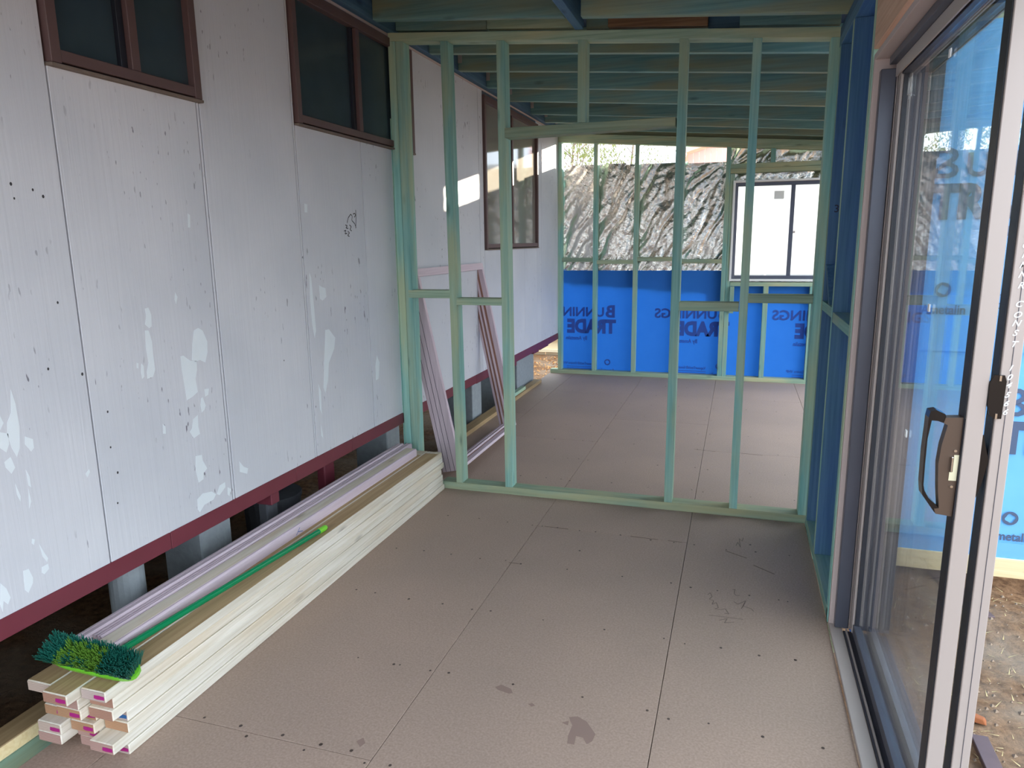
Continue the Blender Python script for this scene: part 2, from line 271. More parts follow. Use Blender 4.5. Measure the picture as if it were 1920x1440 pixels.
def siding():
    mt, nt, N, L, b = newmat('painted_grooved_ply')
    tc = N.new('ShaderNodeTexCoord'); oi = N.new('ShaderNodeObjectInfo')
    off = N.new('ShaderNodeVectorMath'); off.operation = 'SCALE'; off.inputs[0].default_value = (3.0, 17.0, 11.0)
    L.new(oi.outputs['Random'], off.inputs['Scale'])
    add = N.new('ShaderNodeVectorMath'); add.operation = 'ADD'; L.new(tc.outputs['Object'], add.inputs[0]); L.new(off.outputs[0], add.inputs[1])
    mp = N.new('ShaderNodeVectorMath'); mp.operation = 'MULTIPLY'; mp.inputs[1].default_value = (60, 60, 2.0); L.new(add.outputs[0], mp.inputs[0])
    n1 = N.new('ShaderNodeTexNoise'); n1.inputs['Scale'].default_value = 1.0; n1.inputs['Detail'].default_value = 6; n1.inputs['Distortion'].default_value = 0.5
    L.new(mp.outputs[0], n1.inputs['Vector'])
    n2 = N.new('ShaderNodeTexNoise'); n2.inputs['Scale'].default_value = 1.6; n2.inputs['Detail'].default_value = 4; L.new(add.outputs[0], n2.inputs['Vector'])
    r = N.new('ShaderNodeValToRGB'); r.color_ramp.elements[0].position = 0.3; r.color_ramp.elements[1].position = 0.7
    r.color_ramp.elements[0].color = lin((198, 200, 207)); r.color_ramp.elements[1].color = lin((215, 215, 220)); L.new(n2.outputs['Fac'], r.inputs[0])
    # small dark flake cracks, taller than wide
    mp3 = N.new('ShaderNodeVectorMath'); mp3.operation = 'MULTIPLY'; mp3.inputs[1].default_value = (60, 60, 18); L.new(add.outputs[0], mp3.inputs[0])
    n3 = N.new('ShaderNodeTexNoise'); n3.inputs['Scale'].default_value = 1.0; n3.inputs['Detail'].default_value = 2; L.new(mp3.outputs[0], n3.inputs['Vector'])
    n4 = N.new('ShaderNodeTexNoise'); n4.inputs['Scale'].default_value = 2.6; L.new(add.outputs[0], n4.inputs['Vector'])
    r3 = N.new('ShaderNodeValToRGB'); r3.color_ramp.elements[0].position = 0.675; r3.color_ramp.elements[1].position = 0.71; L.new(n3.outputs['Fac'], r3.inputs[0])
    r4 = N.new('ShaderNodeValToRGB'); r4.color_ramp.elements[0].position = 0.50; r4.color_ramp.elements[1].position = 0.64; L.new(n4.outputs['Fac'], r4.inputs[0])
    mm = N.new('ShaderNodeMath'); mm.operation = 'MULTIPLY'; L.new(r3.outputs[0], mm.inputs[0]); L.new(r4.outputs[0], mm.inputs[1])
    mx = N.new('ShaderNodeMixRGB'); L.new(mm.outputs[0], mx.inputs[0]); L.new(r.outputs[0], mx.inputs[1]); mx.inputs[2].default_value = lin((120, 118, 128))
    L.new(mx.outputs[0], b.inputs['Base Color']); b.inputs['Roughness'].default_value = 0.48; b.inputs['Specular IOR Level'].default_value = 0.4
    bp = N.new('ShaderNodeBump'); bp.inputs['Strength'].default_value = 0.38; bp.inputs['Distance'].default_value = 0.004
    L.new(n1.outputs['Fac'], bp.inputs['Height']); L.new(bp.outputs[0], b.inputs['Normal'])
    return mt
SIDING = siding()
def particle():
    mt, nt, N, L, b = newmat('particleboard')
    tc = N.new('ShaderNodeTexCoord')
    n1 = N.new('ShaderNodeTexNoise'); n1.inputs['Scale'].default_value = 140; n1.inputs['Detail'].default_value = 3; L.new(tc.outputs['Object'], n1.inputs['Vector'])
    n2 = N.new('ShaderNodeTexNoise'); n2.inputs['Scale'].default_value = 1.3; n2.inputs['Detail'].default_value = 5; L.new(tc.outputs['Object'], n2.inputs['Vector'])
    r = N.new('ShaderNodeValToRGB'); r.color_ramp.elements[0].position = 0.3; r.color_ramp.elements[1].position = 0.7
    r.color_ramp.elements[0].color = lin((160, 138, 125)); r.color_ramp.elements[1].color = lin((180, 157, 143)); L.new(n1.outputs['Fac'], r.inputs[0])
    r2 = N.new('ShaderNodeValToRGB'); r2.color_ramp.elements[0].position = 0.35; r2.color_ramp.elements[1].position = 0.7
    r2.color_ramp.elements[0].color = (0.90, 0.90, 0.90, 1); r2.color_ramp.elements[1].color = (1.04, 1.02, 1.0, 1); L.new(n2.outputs['Fac'], r2.inputs[0])
    mx = N.new('ShaderNodeMixRGB'); mx.blend_type = 'MULTIPLY'; mx.inputs[0].default_value = 1.0; L.new(r.outputs[0], mx.inputs[1]); L.new(r2.outputs[0], mx.inputs[2])
    L.new(mx.outputs[0], b.inputs['Base Color']); b.inputs['Roughness'].default_value = 0.62; b.inputs['Specular IOR Level'].default_value = 0.35
    bp = N.new('ShaderNodeBump'); bp.inputs['Strength'].default_value = 0.06; bp.inputs['Distance'].default_value = 0.002
    L.new(n1.outputs['Fac'], bp.inputs['Height']); L.new(bp.outputs[0], b.inputs['Normal'])
    return mt
FLOORM = particle()
def plywood():
    return wood('plywood_lintel', 'y', lin((208, 166, 138)), lin((228, 192, 166)), lin((190, 146, 118)), patch=0.5, tint=0.0)
PLY = plywood()
def wrap(name='blue_building_wrap', ca=(124, 192, 246), cb=(140, 206, 252), ct=(60, 140, 238)):
    mt, nt, N, L, b = newmat(name); N.remove(b)
    o = [n for n in N if n.type == 'OUTPUT_MATERIAL'][0]
    tc = N.new('ShaderNodeTexCoord'); ns = N.new('ShaderNodeTexNoise'); ns.inputs['Scale'].default_value = 7; ns.inputs['Detail'].default_value = 6; L.new(tc.outputs['Object'], ns.inputs['Vector'])
    r = N.new('ShaderNodeValToRGB'); r.color_ramp.elements[0].color = lin(ca); r.color_ramp.elements[1].color = lin(cb); L.new(ns.outputs['Fac'], r.inputs[0])
    df = N.new('ShaderNodeBsdfDiffuse'); tr = N.new('ShaderNodeBsdfTranslucent'); tr.inputs[0].default_value = lin(ct)
    L.new(r.outputs[0], df.inputs[0])
    mx = N.new('ShaderNodeMixShader'); mx.inputs[0].default_value = 0.22; L.new(df.outputs[0], mx.inputs[1]); L.new(tr.outputs[0], mx.inputs[2])
    bp = N.new('ShaderNodeBump'); bp.inputs['Strength'].default_value = 0.25; bp.inputs['Distance'].default_value = 0.01
    L.new(ns.outputs['Fac'], bp.inputs['Height']); L.new(bp.outputs[0], df.inputs['Normal'])
    L.new(mx.outputs[0], o.inputs[0])
    return mt
WRAP = wrap()
PAPER = wrap('paper_sticker', (225, 225, 222), (235, 235, 232), (235, 235, 232))
WRAPIN = wrap('blue_building_wrap_back', (56, 122, 212), (66, 134, 222), (40, 122, 236))
INK = wrap('navy_print', (70, 96, 160), (76, 102, 168), (96, 140, 225))
def foil():
    mt, nt, N, L, b = newmat('crinkled_reflective_foil')
    tc = N.new('ShaderNodeTexCoord'); ns = N.new('ShaderNodeTexNoise'); ns.inputs['Scale'].default_value = 38; ns.inputs['Detail'].default_value = 5; ns.inputs['Distortion'].default_value = 1.2
    L.new(tc.outputs['Object'], ns.inputs['Vector'])
    b.inputs['Base Color'].default_value = lin((236, 231, 222)); b.inputs['Metallic'].default_value = 1.0; b.inputs['Roughness'].default_value = 0.24
    bp = N.new('ShaderNodeBump'); bp.inputs['Strength'].default_value = 0.35; bp.inputs['Distance'].default_value = 0.01
    L.new(ns.outputs['Fac'], bp.inputs['Height']); L.new(bp.outputs[0], b.inputs['Normal'])
    return mt
FOIL = foil()
def glass(name, tint=(0.98, 0.99, 0.985, 1)):
    mt, nt, N, L, b = newmat(name); N.remove(b)
    o = [n for n in N if n.type == 'OUTPUT_MATERIAL'][0]
    fr = N.new('ShaderNodeFresnel'); ge = N.new('ShaderNodeNewGeometry'); mi = N.new('ShaderNodeMapRange')
    mi.inputs['To Min'].default_value = 1.5; mi.inputs['To Max'].default_value = 1 / 1.5      # same reflectance on both faces of the thin pane
    L.new(ge.outputs['Backfacing'], mi.inputs['Value']); L.new(mi.outputs[0], fr.inputs[0])
    tr = N.new('ShaderNodeBsdfTransparent'); tr.inputs[0].default_value = tint
    gl = N.new('ShaderNodeBsdfGlossy'); gl.inputs['Roughness'].default_value = 0.01; gl.inputs['Color'].default_value = (0.95, 0.97, 1, 1)
    mx = N.new('ShaderNodeMixShader'); L.new(fr.outputs[0], mx.inputs[0]); L.new(tr.outputs[0], mx.inputs[1]); L.new(gl.outputs[0], mx.inputs[2])
    L.new(mx.outputs[0], o.inputs[0])
    return mt
GLASS = glass('clear_glass')
DGLASS = plain('dusty_dark_glass', lin((56, 70, 78)), 0.16, vary=0.2, scale=6, spec=0.6)
MGLASS = plain('shiny_dark_glass', lin((132, 128, 120)), 0.06, spec=1.0)
def dirt():
    mt, nt, N, L, b = newmat('red_brown_dirt')
    tc = N.new('ShaderNodeTexCoord')
    n1 = N.new('ShaderNodeTexNoise'); n1.inputs['Scale'].default_value = 26; n1.inputs['Detail'].default_value = 9; n1.inputs['Roughness'].default_value = 0.7; L.new(tc.outputs['Object'], n1.inputs['Vector'])
    n2 = N.new('ShaderNodeTexNoise'); n2.inputs['Scale'].default_value = 2.2; n2.inputs['Detail'].default_value = 4; L.new(tc.outputs['Object'], n2.inputs['Vector'])
    r = N.new('ShaderNodeValToRGB'); r.color_ramp.elements[0].position = 0.32; r.color_ramp.elements[1].position = 0.72
    r.color_ramp.elements[0].color = lin((88, 62, 44)); r.color_ramp.elements[1].color = lin((172, 132, 98)); L.new(n1.outputs['Fac'], r.inputs[0])
    r2 = N.new('ShaderNodeValToRGB'); r2.color_ramp.elements[0].position = 0.45; r2.color_ramp.elements[1].position = 0.62; L.new(n2.outputs['Fac'], r2.inputs[0])
    mx = N.new('ShaderNodeMixRGB'); L.new(r2.outputs[0], mx.inputs[0]); L.new(r.outputs[0], mx.inputs[1])
    mg = N.new('ShaderNodeMixRGB'); mg.inputs[0].default_value = 0.5; L.new(r.outputs[0], mg.inputs[1]); mg.inputs[2].default_value = lin((170, 156, 138)); L.new(mg.outputs[0], mx.inputs[2])
    L.new(mx.outputs[0], b.inputs['Base Color']); b.inputs['Roughness'].default_value = 0.95; b.inputs['Specular IOR Level'].default_value = 0.1
    bp = N.new('ShaderNodeBump'); bp.inputs['Strength'].default_value = 0.8; bp.inputs['Distance'].default_value = 0.03
    L.new(n1.outputs['Fac'], bp.inputs['Height']); L.new(bp.outputs[0], b.inputs['Normal'])
    return mt
DIRT = dirt()

# ------------------------------------------------------------------ dimensions (metres; camera stands at x 0, y 0, eye height 1.5)
XL = -1.95          # face of the old house wall
YP = 3.89           # near face of the open partition frame
YF = 7.89           # near face of the far wall frame
XR = 0.40           # inner face of the right wall frame
GZ = -0.30          # ground level outside and under the house
def zr(x): return 2.658 - 0.0805 * (x + 1.958)       # underside of the sloping rafters

# ------------------------------------------------------------------ ground
def ground():
    V = []; Fc = []
    xs_ = [-40, -25, -15, -9, -6] + [-5 + 0.5 * i for i in range(10)] + [0.0 + 0.06 * i for i in range(51)] + [3.5, 4.5, 6, 9, 15, 25, 40]
    ys_ = [-40, -25, -15, -8, -5, -3, -2, -1, 0] + [0.5 + 0.06 * i for i in range(60)] + [4.3 + 0.5 * i for i in range(16)] + [13, 16, 20, 30, 45]
    for y in ys_:
        for x in xs_:
            h = 0.0
            if -0.1 < x < 3.2 and 0.3 < y < 4.2:
                h = 0.022 * noise.noise((x * 4, y * 4, 1.0)) + 0.016 * noise.noise((x * 13, y * 13, 4.0))
                h += max(0, (y - 3.2)) * 0.10
            V.append((x, y, GZ + h))
    nx = len(xs_)
    for j in range(len(ys_) - 1):
        for i in range(nx - 1):
            Fc.append((j * nx + i, j * nx + i + 1, (j + 1) * nx + i + 1, (j + 1) * nx + i))
    return link('ground', V, Fc, DIRT, None, origin=(0, 0, GZ), smooth=True, label='bare red-brown earth outside the sliding door and under the house', cat='ground', kind='structure')
GROUND = ground()

# ------------------------------------------------------------------ floor: sheets butted with visible joints, screws, stains, pencil marks
floor = empty('floor', (0, 3, 0), label='brown particleboard floor of butted sheets', cat='floor', kind='structure')
G = 0.0012
STAIND = plain('scuff', lin((112, 92, 82)), 0.8)
for (x0, x1, seams) in [(-1.955, -1.755, [0.35]), (-1.755, -0.97, [-0.17, 1.629]), (-0.97, -0.185, [3.465]), (-0.185, XR, [0.4])]:
    ys = [-0.9] + [s for s in seams if s > -0.9] + [3.90]
    for a, b_ in zip(ys[:-1], ys[1:]):
        box('floor_sheet', (x0 + G, x1 - G), (a + G, b_ - G), (-0.022, 0.0), FLOORM, floor, 0.001)
for (x0, x1, seams) in [(-2.05, -1.755, [5.9]), (-1.755, -0.97, [5.165, 6.95]), (-0.97, -0.185, [5.9]), (-0.185, 0.605, [5.14, 6.95]), (0.605, 1.2, [5.9])]:
    ys = [3.90] + seams + [7.985]
    for a, b_ in zip(ys[:-1], ys[1:]):
        box('floor_sheet', (x0 + G, x1 - G), (a + G, b_ - G), (-0.022, 0.0), FLOORM, floor, 0.001)
box('bearer', (-1.94, 0.48), (-0.85, -0.80), (-0.2, -0.024), GREEN['x'], floor)
for y in [0.2, 1.1, 2.0, 2.9, 3.8, 4.7, 5.6, 6.5, 7.4]:
    box('floor_joist', (-1.93, 0.45 if y < 3.9 else 1.18), (y - 0.022, y + 0.022), (-0.15, -0.0235), GREEN['x'], floor)
box('edge_joist', (-2.03, -1.958), (-0.9, 3.88), (-0.12, -0.003), GREEN['y'], floor)
def discs(name, pts, r, mat, parent, z=0.0006, **kw):
    V = []; Fc = []
    for (x, y) in pts:
        rr = r * random.uniform(0.7, 1.25); k = len(V)
        for i in range(7):
            t = i * 2 * math.pi / 7; V.append((x + rr * math.cos(t), y + rr * math.sin(t) * 1.1, z))
        Fc.append(list(range(k, k + 7)))
    return link(name, V, Fc, mat, parent, **kw)
scr = list(SCREWS)
for y in (4.25, 4.7, 5.15, 5.6, 6.05, 6.5, 6.95, 7.4):
    for c in (-1.8, -1.55, -1.3, -1.1, -1.0, -0.94, -0.7, -0.45, -0.22, -0.15, 0.1, 0.35, 0.57, 0.64, 0.9):
        scr.append((c + random.uniform(-0.03, 0.03), y + random.uniform(-0.02, 0.02)))
discs('floor_screws', scr, 0.0050, SCREWM, floor, kind='stuff')
for s in STAIN:
    extrude_poly('floor_stain', s, 'xy', 0.0002, 0.0005, STAINM, floor)
strokes('pencil_figures', PENCIL, lambda a, b_: (a, b_, 0.0006), 0.0035, PENCILM, floor)
smear = [[(-0.93, 3.472), (-0.80, 3.470)], [(-0.47, 3.467), (-0.33, 3.462)], [(-0.28, 3.464), (-0.21, 3.462)], [(0.0, 3.42), (0.10, 3.36)], [(0.13, 3.29), (0.22, 3.22)], [(-0.98, 3.0), (-0.93, 3.003)], [(-0.25, 5.15), (-0.10, 5.13)], [(0.05, 5.14), (0.22, 5.12)]]
strokes('floor_scuffs', smear, lambda a, b_: (a, b_, 0.0006), 0.006, STAIND, floor)

# ------------------------------------------------------------------ left wall: painted grooved sheets of the old house
wl_ = empty('wall_left', (XL, 3, 0.46), label='weathered grey-white board wall of the old house, paint peeling', cat='wall', kind='structure')
seams = [0.48 + 0.61 * i - 1.83 for i in range(0, 17)]; seams[-1] = 7.98
def wall_piece(y0, y1, z0, z1): box('wall_panel', (XL - 0.012, XL), (y0 + 0.0028, y1 - 0.0028), (z0, z1), SIDING, wl_, 0.0015)
OPEN = [(1.70, 2.325, 2.03), (2.935, 4.175, 2.03), (5.46, 7.02, 1.44)]      # windows: y from, y to, sill height
for a, b_ in zip(seams[:-1], seams[1:]):
    cuts = sorted([a, b_] + [e for o in OPEN for e in o[:2] if a < e < b_])
    for c, d in zip(cuts[:-1], cuts[1:]):
        if d - c < 0.005: continue
        mid = (c + d) / 2; sill = [o[2] for o in OPEN if o[0] < mid < o[1]]
        wall_piece(c, d, 0.465, sill[0] if sill else 2.80)
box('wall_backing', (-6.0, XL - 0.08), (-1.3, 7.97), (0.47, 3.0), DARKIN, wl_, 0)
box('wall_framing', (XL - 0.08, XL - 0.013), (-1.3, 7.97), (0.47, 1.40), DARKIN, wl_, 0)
box('crawl_light_blocker', (-4.3, -4.25), (-1.3, 6.0), (GZ, 0.469), DARKIN, wl_, 0); box('crawl_light_blocker', (-4.25, -2.0), (-1.3, -1.25), (GZ, 0.469), DARKIN, wl_, 0)  # unseen sheets added to keep light out of the crawl space
for p in PEEL:
    extrude_poly('peeled_patch', p, 'yz', XL - 0.0002, XL + 0.0006, PEELM, wl_)
V = []; Fc = []
for (y, z) in SPOT:
    k = len(V); rr = random.uniform(0.003, 0.0055)
    V += [(XL + 0.0007, y + rr * math.cos(t * math.pi / 3), z + 1.3 * rr * math.sin(t * math.pi / 3)) for t in range(6)]; Fc.append(list(range(k, k + 6)))
link('nail_holes', V, Fc, DARKMARK, wl_, kind='stuff')
strokes('pen_scribble', SCRIB, lambda a, b_: (XL + 0.0008, a, b_), 0.005, DARKMARK, wl_)
# thin cover lip at the sheet bottoms and the maroon rail
tr = empty('trim_1', (XL, 3, 0.4), label='maroon painted bottom rail along the house wall', cat='trim', kind='structure')
for a, b_, z0 in [(-1.3, 1.96, 0.405), (1.96, 2.75, 0.402), (2.75, 3.26, 0.400), (3.26, 5.2, 0.401), (5.2, 7.98, 0.396)]:
    box('rail', (XL - 0.045, XL + 0.004), (a + 0.001, b_ - 0.001), (z0, 0.468), MAROON, tr, 0.002)
for (y, w_, h_) in [(2.58, 0.06, 0.06), (6.25, 0.10, 0.05), (6.95, 0.20, 0.035), (7.20, 0.34, 0.03)]:
    box('rail_bracket', (XL - 0.10, XL - 0.02), (y, y + w_), (0.40 - h_, 0.402), MAROON, tr, 0.002)

# windows of the old house
def old_window(n, y0, y1, z0, z1, mull, gm, label):
    w = empty('window_%d' % n, (XL, (y0 + y1) / 2, z0), label=label, cat='window', kind='structure')
    f = 0.035
    box('window_frame', (XL - 0.03, XL + 0.020), (y0, y0 + f), (z0 - 0.005, z1), BROWNF, w, 0.002)
    box('window_frame', (XL - 0.03, XL + 0.020), (y1 - f, y1), (z0 - 0.005, z1), BROWNF, w, 0.002)
    box('window_frame', (XL - 0.03, XL + 0.018), (y0 + f, y1 - f), (z1 - f * 1.3, z1), BROWNF, w, 0.002)
    box('window_frame', (XL - 0.03, XL + 0.018), (y0 + f, y1 - f), (z0, z0 + f), BROWNF, w, 0.002)
    box('window_mullion', (XL - 0.03, XL + 0.014), (mull - 0.018, mull + 0.018), (z0 + f, z1 - f * 1.3), BROWNF, w, 0.002)
    box('sash_stile', (XL - 0.035, XL - 0.004), (mull - 0.045, mull - 0.019), (z0 + f, z1 - f * 1.3), ALUN, w, 0.001)
    box('window_sill', (XL - 0.02, XL + 0.022), (y0 - 0.004, y1 + 0.004), (z0 - 0.016, z0 - 0.006), BROWNS, w, 0.002)
    for a, b_, xo in [(y0 + f, mull - 0.046, 0.020), (mull + 0.019, y1 - f, 0.008)]:
        box('pane', (XL - xo - 0.006, XL - xo), (a, b_), (z0 + f, z1 - f * 1.3), gm, w, 0)
old_window(1, 1.705, 2.325, 2.035, 2.60, 2.03, DGLASS, 'brown framed sliding window of the house nearest the camera')
old_window(2, 2.94, 4.175, 2.045, 2.63, 3.53, DGLASS, 'brown framed dark window cut by the partition post')
old_window(3, 5.465, 7.02, 1.45, 2.615, 6.20, MGLASS, 'tall brown framed shiny window beyond the partition')

# stumps and clutter under the house
def pier(name, x, y, z, mat, label, cat='pier', cap=None, **kw):
    e = empty(name, ((x[0] + x[1]) / 2, (y[0] + y[1]) / 2, z[0]), label=label, cat=cat, **kw)
    box('block', x, y, z, mat, e, 0.006)
    if cap: box('packer', (x[0] + 0.01, x[1] + 0.006), (y[0] + 0.01, y[1] + 0.02), (z[1], z[1] + 0.03), cap, e, 0.003)
    return e
tube('round_stump', [(-2.12, 1.905, GZ), (-2.12, 1.905, 0.40)], 0.062, CONC, n=20, label='round pale pipe stump under the house near the broom', cat='stump')
e = pier('block_pier', (-2.30, -2.10), (2.27, 2.46), (GZ, 0.335), CONC, 'concrete block pier with packers, next to the round pipe stump', cap=CONC)
e = pier('steel_stump', (-2.14, -2.09), (2.70, 2.785), (GZ, 0.398), CONCD, 'thin grey post under the house beside the block pier', 'stump')
e = pier('painted_stump', (-2.13, -2.08), (3.19, 3.29), (GZ, 0.398), MAROON, 'maroon stained post under the house beside the paint tub', 'stump')
tb = empty('paint_tub', (-2.36, 3.10, GZ), label='dark round tub lying in the shadow under the house', cat='tub')
tube('tub_body', [(-2.36, 3.10, GZ), (-2.36, 3.10, 0.16)], [0.13, 0.15], CONCD, tb, n=20)
tube('tub_rim', [(-2.36, 3.10, 0.16), (-2.36, 3.10, 0.185)], 0.157, CONCD, tb, n=20)
e = pier('block_pier', (-2.33, -2.10), (3.95, 4.13), (GZ, 0.365), CONC, 'concrete pier under the house right at the partition post', cap=CONC)
e = pier('block_pier', (-2.34, -2.10), (5.50, 5.72), (GZ, 0.365), CONC, 'concrete pier seen through the leaning pink frame', cap=CONC)
e = pier('block_pier', (-2.50, -2.10), (6.78, 7.40), (GZ, 0.392), CONC, 'wide dark concrete pier near the far end of the house')
box('loose_brick', (-2.30, -2.18), (2.52, 2.75), (GZ, GZ + 0.12), CONCD, None, 0.006, label='grey rubble block on the dirt under the house', cat='block')

# ------------------------------------------------------------------ ceiling: ledger, rafters, blocking, roof sheet
ce = empty('ceiling', (0, 3.5, 2.6), label='open roof frame of green and blue treated rafters', cat='ceiling', kind='structure')
box('ledger', (XL + 0.001, XL + 0.046), (-1.2, 7.88), (2.655, 2.81), BLUEW['y'], ce, 0.002)
box('fascia_strip', (XL + 0.001, XL + 0.008), (-1.2, 7.88), (2.640, 2.653), REVEAL, ce, 0.0008)
def rafter(x0, x1, y0, mat, name='rafter', h=0.14, t=0.045, dz=0.0):
    z0, z1 = zr(x0) + dz, zr(x1) + dz
    return hexa(name, [(x0, y0, z0), (x1, y0, z1), (x1, y0 + t, z1), (x0, y0 + t, z0), (x0, y0, z0 + h), (x1, y0, z1 + h), (x1, y0 + t, z1 + h), (x0, y0 + t, z0 + h)], mat, ce, 0.002)
for y in (-0.75, -0.30, 0.27, 0.84, 1.40, 1.97, 2.53, 3.10):
    rafter(-1.904, -0.872, y, RAFT['x']); rafter(-0.78, 0.52, y + 0.01, RAFT['x'])
rafter(-1.904, -0.872, 3.645, RAFT['x']); rafter(-0.79, 0.52, 3.655, RAFT['x'], dz=0.001)
for i, y in enumerate((4.37, 4.86, 5.44, 6.0, 6.66, 7.16, 7.60)):
    rafter(-1.904, 1.15, y, RAFT['x'])
    box('hanger', (-1.9035, -1.875), (y - 0.004, y - 0.001), (zr(-1.89) + 0.05, zr(-1.89) + 0.12), ALU, ce, 0)
hexa('cross_beam', [(-0.868, -0.8, zr(-0.85)), (-0.823, -0.8, zr(-0.85)), (-0.823, 3.885, zr(-0.85)), (-0.868, 3.885, zr(-0.85)), (-0.868, -0.8, zr(-0.85) + 0.14), (-0.823, -0.8, zr(-0.85) + 0.14), (-0.823, 3.885, zr(-0.85) + 0.14), (-0.868, 3.885, zr(-0.85) + 0.14)], BLUEW['y'], ce, 0.002)
for (x0, x1, y, mat) in [(-1.90, -1.362, 3.905, RAFT['x']), (-1.355, -0.87, 3.892, GREEN['x']), (-0.82, -0.70, 3.93, RAFT['x']), (-0.70, -0.205, 3.895, BROWNW), (-0.205, -0.055, 3.94, BLUEW['x']), (-0.055, 0.40, 3.895, RAFT['x'])]:
    rafter(x0, x1, y, mat, 'blocking', h=0.12, dz=0.014)
def roof(x0, x1, y0, y1):
    a, b_ = zr(x0) + 0.142, zr(x1) + 0.142
    hexa('roof_sheet', [(x0, y0, a), (x1, y0, b_), (x1, y1, b_), (x0, y1, a), (x0, y0, a + 0.02), (x1, y0, b_ + 0.02), (x1, y1, b_ + 0.02), (x0, y1, a + 0.02)], ROOFM, ce, 0)
roof(-1.95, 0.62, -0.8, 3.89); roof(-1.95, 1.2, 3.89, 8.02)
hexa('fascia_board', [(-1.95, 7.982, zr(-1.95) - 0.02), (1.2, 7.982, zr(1.2) - 0.02), (1.2, 8.01, zr(1.2) - 0.02), (-1.95, 8.01, zr(-1.95) - 0.02), (-1.95, 7.982, zr(-1.95) + 0.141), (1.2, 7.982, zr(1.2) + 0.141), (1.2, 8.01, zr(1.2) + 0.141), (-1.95, 8.01, zr(-1.95) + 0.141)], GREEN['x'], ce, 0.002)
box('fascia_board', (0.525, 0.55), (-0.8, 3.85), (2.44, zr(0.55) + 0.141), GREEN['y'], ce, 0.002)
box('fascia_board', (1.155, 1.18), (3.99, 7.97), (2.37, zr(1.18) + 0.141), GREEN['y'], ce, 0.002)
box('fascia_board', (0.551, 1.2), (3.882, 3.886), (2.40, 2.50), GREEN['x'], ce, 0)

# ------------------------------------------------------------------ partition frame
wm = empty('wall_middle', (-0.78, YP, 0), label='open green stud partition across the room', cat='wall', kind='structure')
D = 0.09; T = 0.045
box('bottom_plate', (-1.70, 0.40), (YP, YP + D), (0.0, T), GREEN['x'], wm)
hexa('top_plate', [(-1.945, YP, zr(-1.945) - T), (0.41, YP, zr(0.41) - T), (0.41, YP + D, zr(0.41) - T), (-1.945, YP + D, zr(-1.945) - T), (-1.945, YP, zr(-1.945)), (0.41, YP, zr(0.41)), (0.41, YP + D, zr(0.41)), (-1.945, YP + D, zr(-1.945))], GREEN['x'], wm, 0.002)
def stud(x0, z0=T, w=T, x0t=None, parent=wm, y=YP, z1=None, name='stud', mat=None, d=D, yb=0.0, sink=0.0):
    xt = x0 if x0t is None else x0t
    za = (zr(xt) - T - sink) if z1 is None else z1; zb = (zr(xt + w) - T - sink) if z1 is None else z1
    return hexa(name, [(x0, y, z0), (x0 + w, y, z0), (x0 + w, y + d, z0), (x0, y + d, z0), (xt, y + yb, za), (xt + w, y + yb, zb), (xt + w, y + d + yb, zb), (xt, y + d + yb, za)], mat or GREEN['z'], parent, 0.002)
stud(-1.945, 0.0, 0.044); stud(-1.899, 0.0, 0.044, -1.899)
box('packing_strip', (-1.949, -1.946), (YP - 0.004, YP + D), (0.0, 2.2), GREEN['z'], wm, 0)
stud(-1.605, T, 0.043, -1.628); stud(-1.287, T, 0.045, -1.303)
stud(-0.344, T, 0.044, -0.338); stud(0.008, T, 0.042, 0.012); stud(0.362, T, 0.046, 0.364)
stud(-0.856, 2.113, 0.045, -0.855, name='cripple_stud')
hexa('door_head', [(-1.262, YP - 0.001, 2.057), (-0.345, YP - 0.001, 2.069), (-0.345, YP + D, 2.069), (-1.262, YP + D, 2.057), (-1.262, YP - 0.001, 2.111), (-0.345, YP - 0.001, 2.113), (-0.345, YP + D, 2.113), (-1.262, YP + D, 2.111)], GREEN['x'], wm, 0.002)
box('nogging', (-1.880, -1.612), (YP - 0.002, YP + 0.088), (1.178, 1.224), GREEN['x'], wm)
box('nogging', (-1.572, -1.292), (YP - 0.002, YP + 0.088), (1.140, 1.180), GREEN['x'], wm)
box('nogging', (-0.298, 0.008), (YP - 0.002, YP + 0.088), (1.128, 1.174), GREEN['x'], wm)
box('nogging', (0.052, 0.363), (YP - 0.002, YP + 0.088), (1.174, 1.217), GREEN['x'], wm)

# ------------------------------------------------------------------ far wall
wf = empty('wall_far', (0.1, YF, 0), label='far stud wall lined with crinkled foil above blue wrap', cat='wall', kind='structure')
FD = 0.09
box('bottom_plate', (-2.04, 1.2), (YF, YF + FD), (0.0, T), GREEN['x'], wf)
def zt(x): return 2.647 - 0.077 * (x + 1.95)
for k in (0, 1):
    a, b_ = zt(-1.95) - 0.045 * k, zt(1.2) - 0.045 * k
    hexa('top_plate', [(-1.95, YF, a - T), (1.2, YF, b_ - T), (1.2, YF + FD, b_ - T), (-1.95, YF + FD, a - T), (-1.95, YF, a), (1.2, YF, b_), (1.2, YF + FD, b_), (-1.95, YF + FD, a)], GREEN['x'], wf, 0.0015)
def fstud(x0, w=T, z0=T, z1=None, name='stud'):
    za = zt(x0) - 0.09 if z1 is None else z1; zb = zt(x0 + w) - 0.09 if z1 is None else z1
    hexa(name, [(x0, YF, z0), (x0 + w, YF, z0), (x0 + w, YF + FD, z0), (x0, YF + FD, z0), (x0, YF, za), (x0 + w, YF, zb), (x0 + w, YF + FD, zb), (x0, YF + FD, za)], GREEN['z'], wf, 0.0015)
for x in (-1.949, -1.552, -1.108, -0.64): fstud(x)
fstud(-0.178); fstud(-0.130, 0.045, T, 2.155, 'trimmer_stud')
fstud(1.08, 0.045, T, 2.155, 'trimmer_stud'); fstud(1.126)
fstud(0.25, 0.05, T, 1.012, 'cripple_stud'); fstud(0.70, 0.045, T, 1.012, 'cripple_stud')
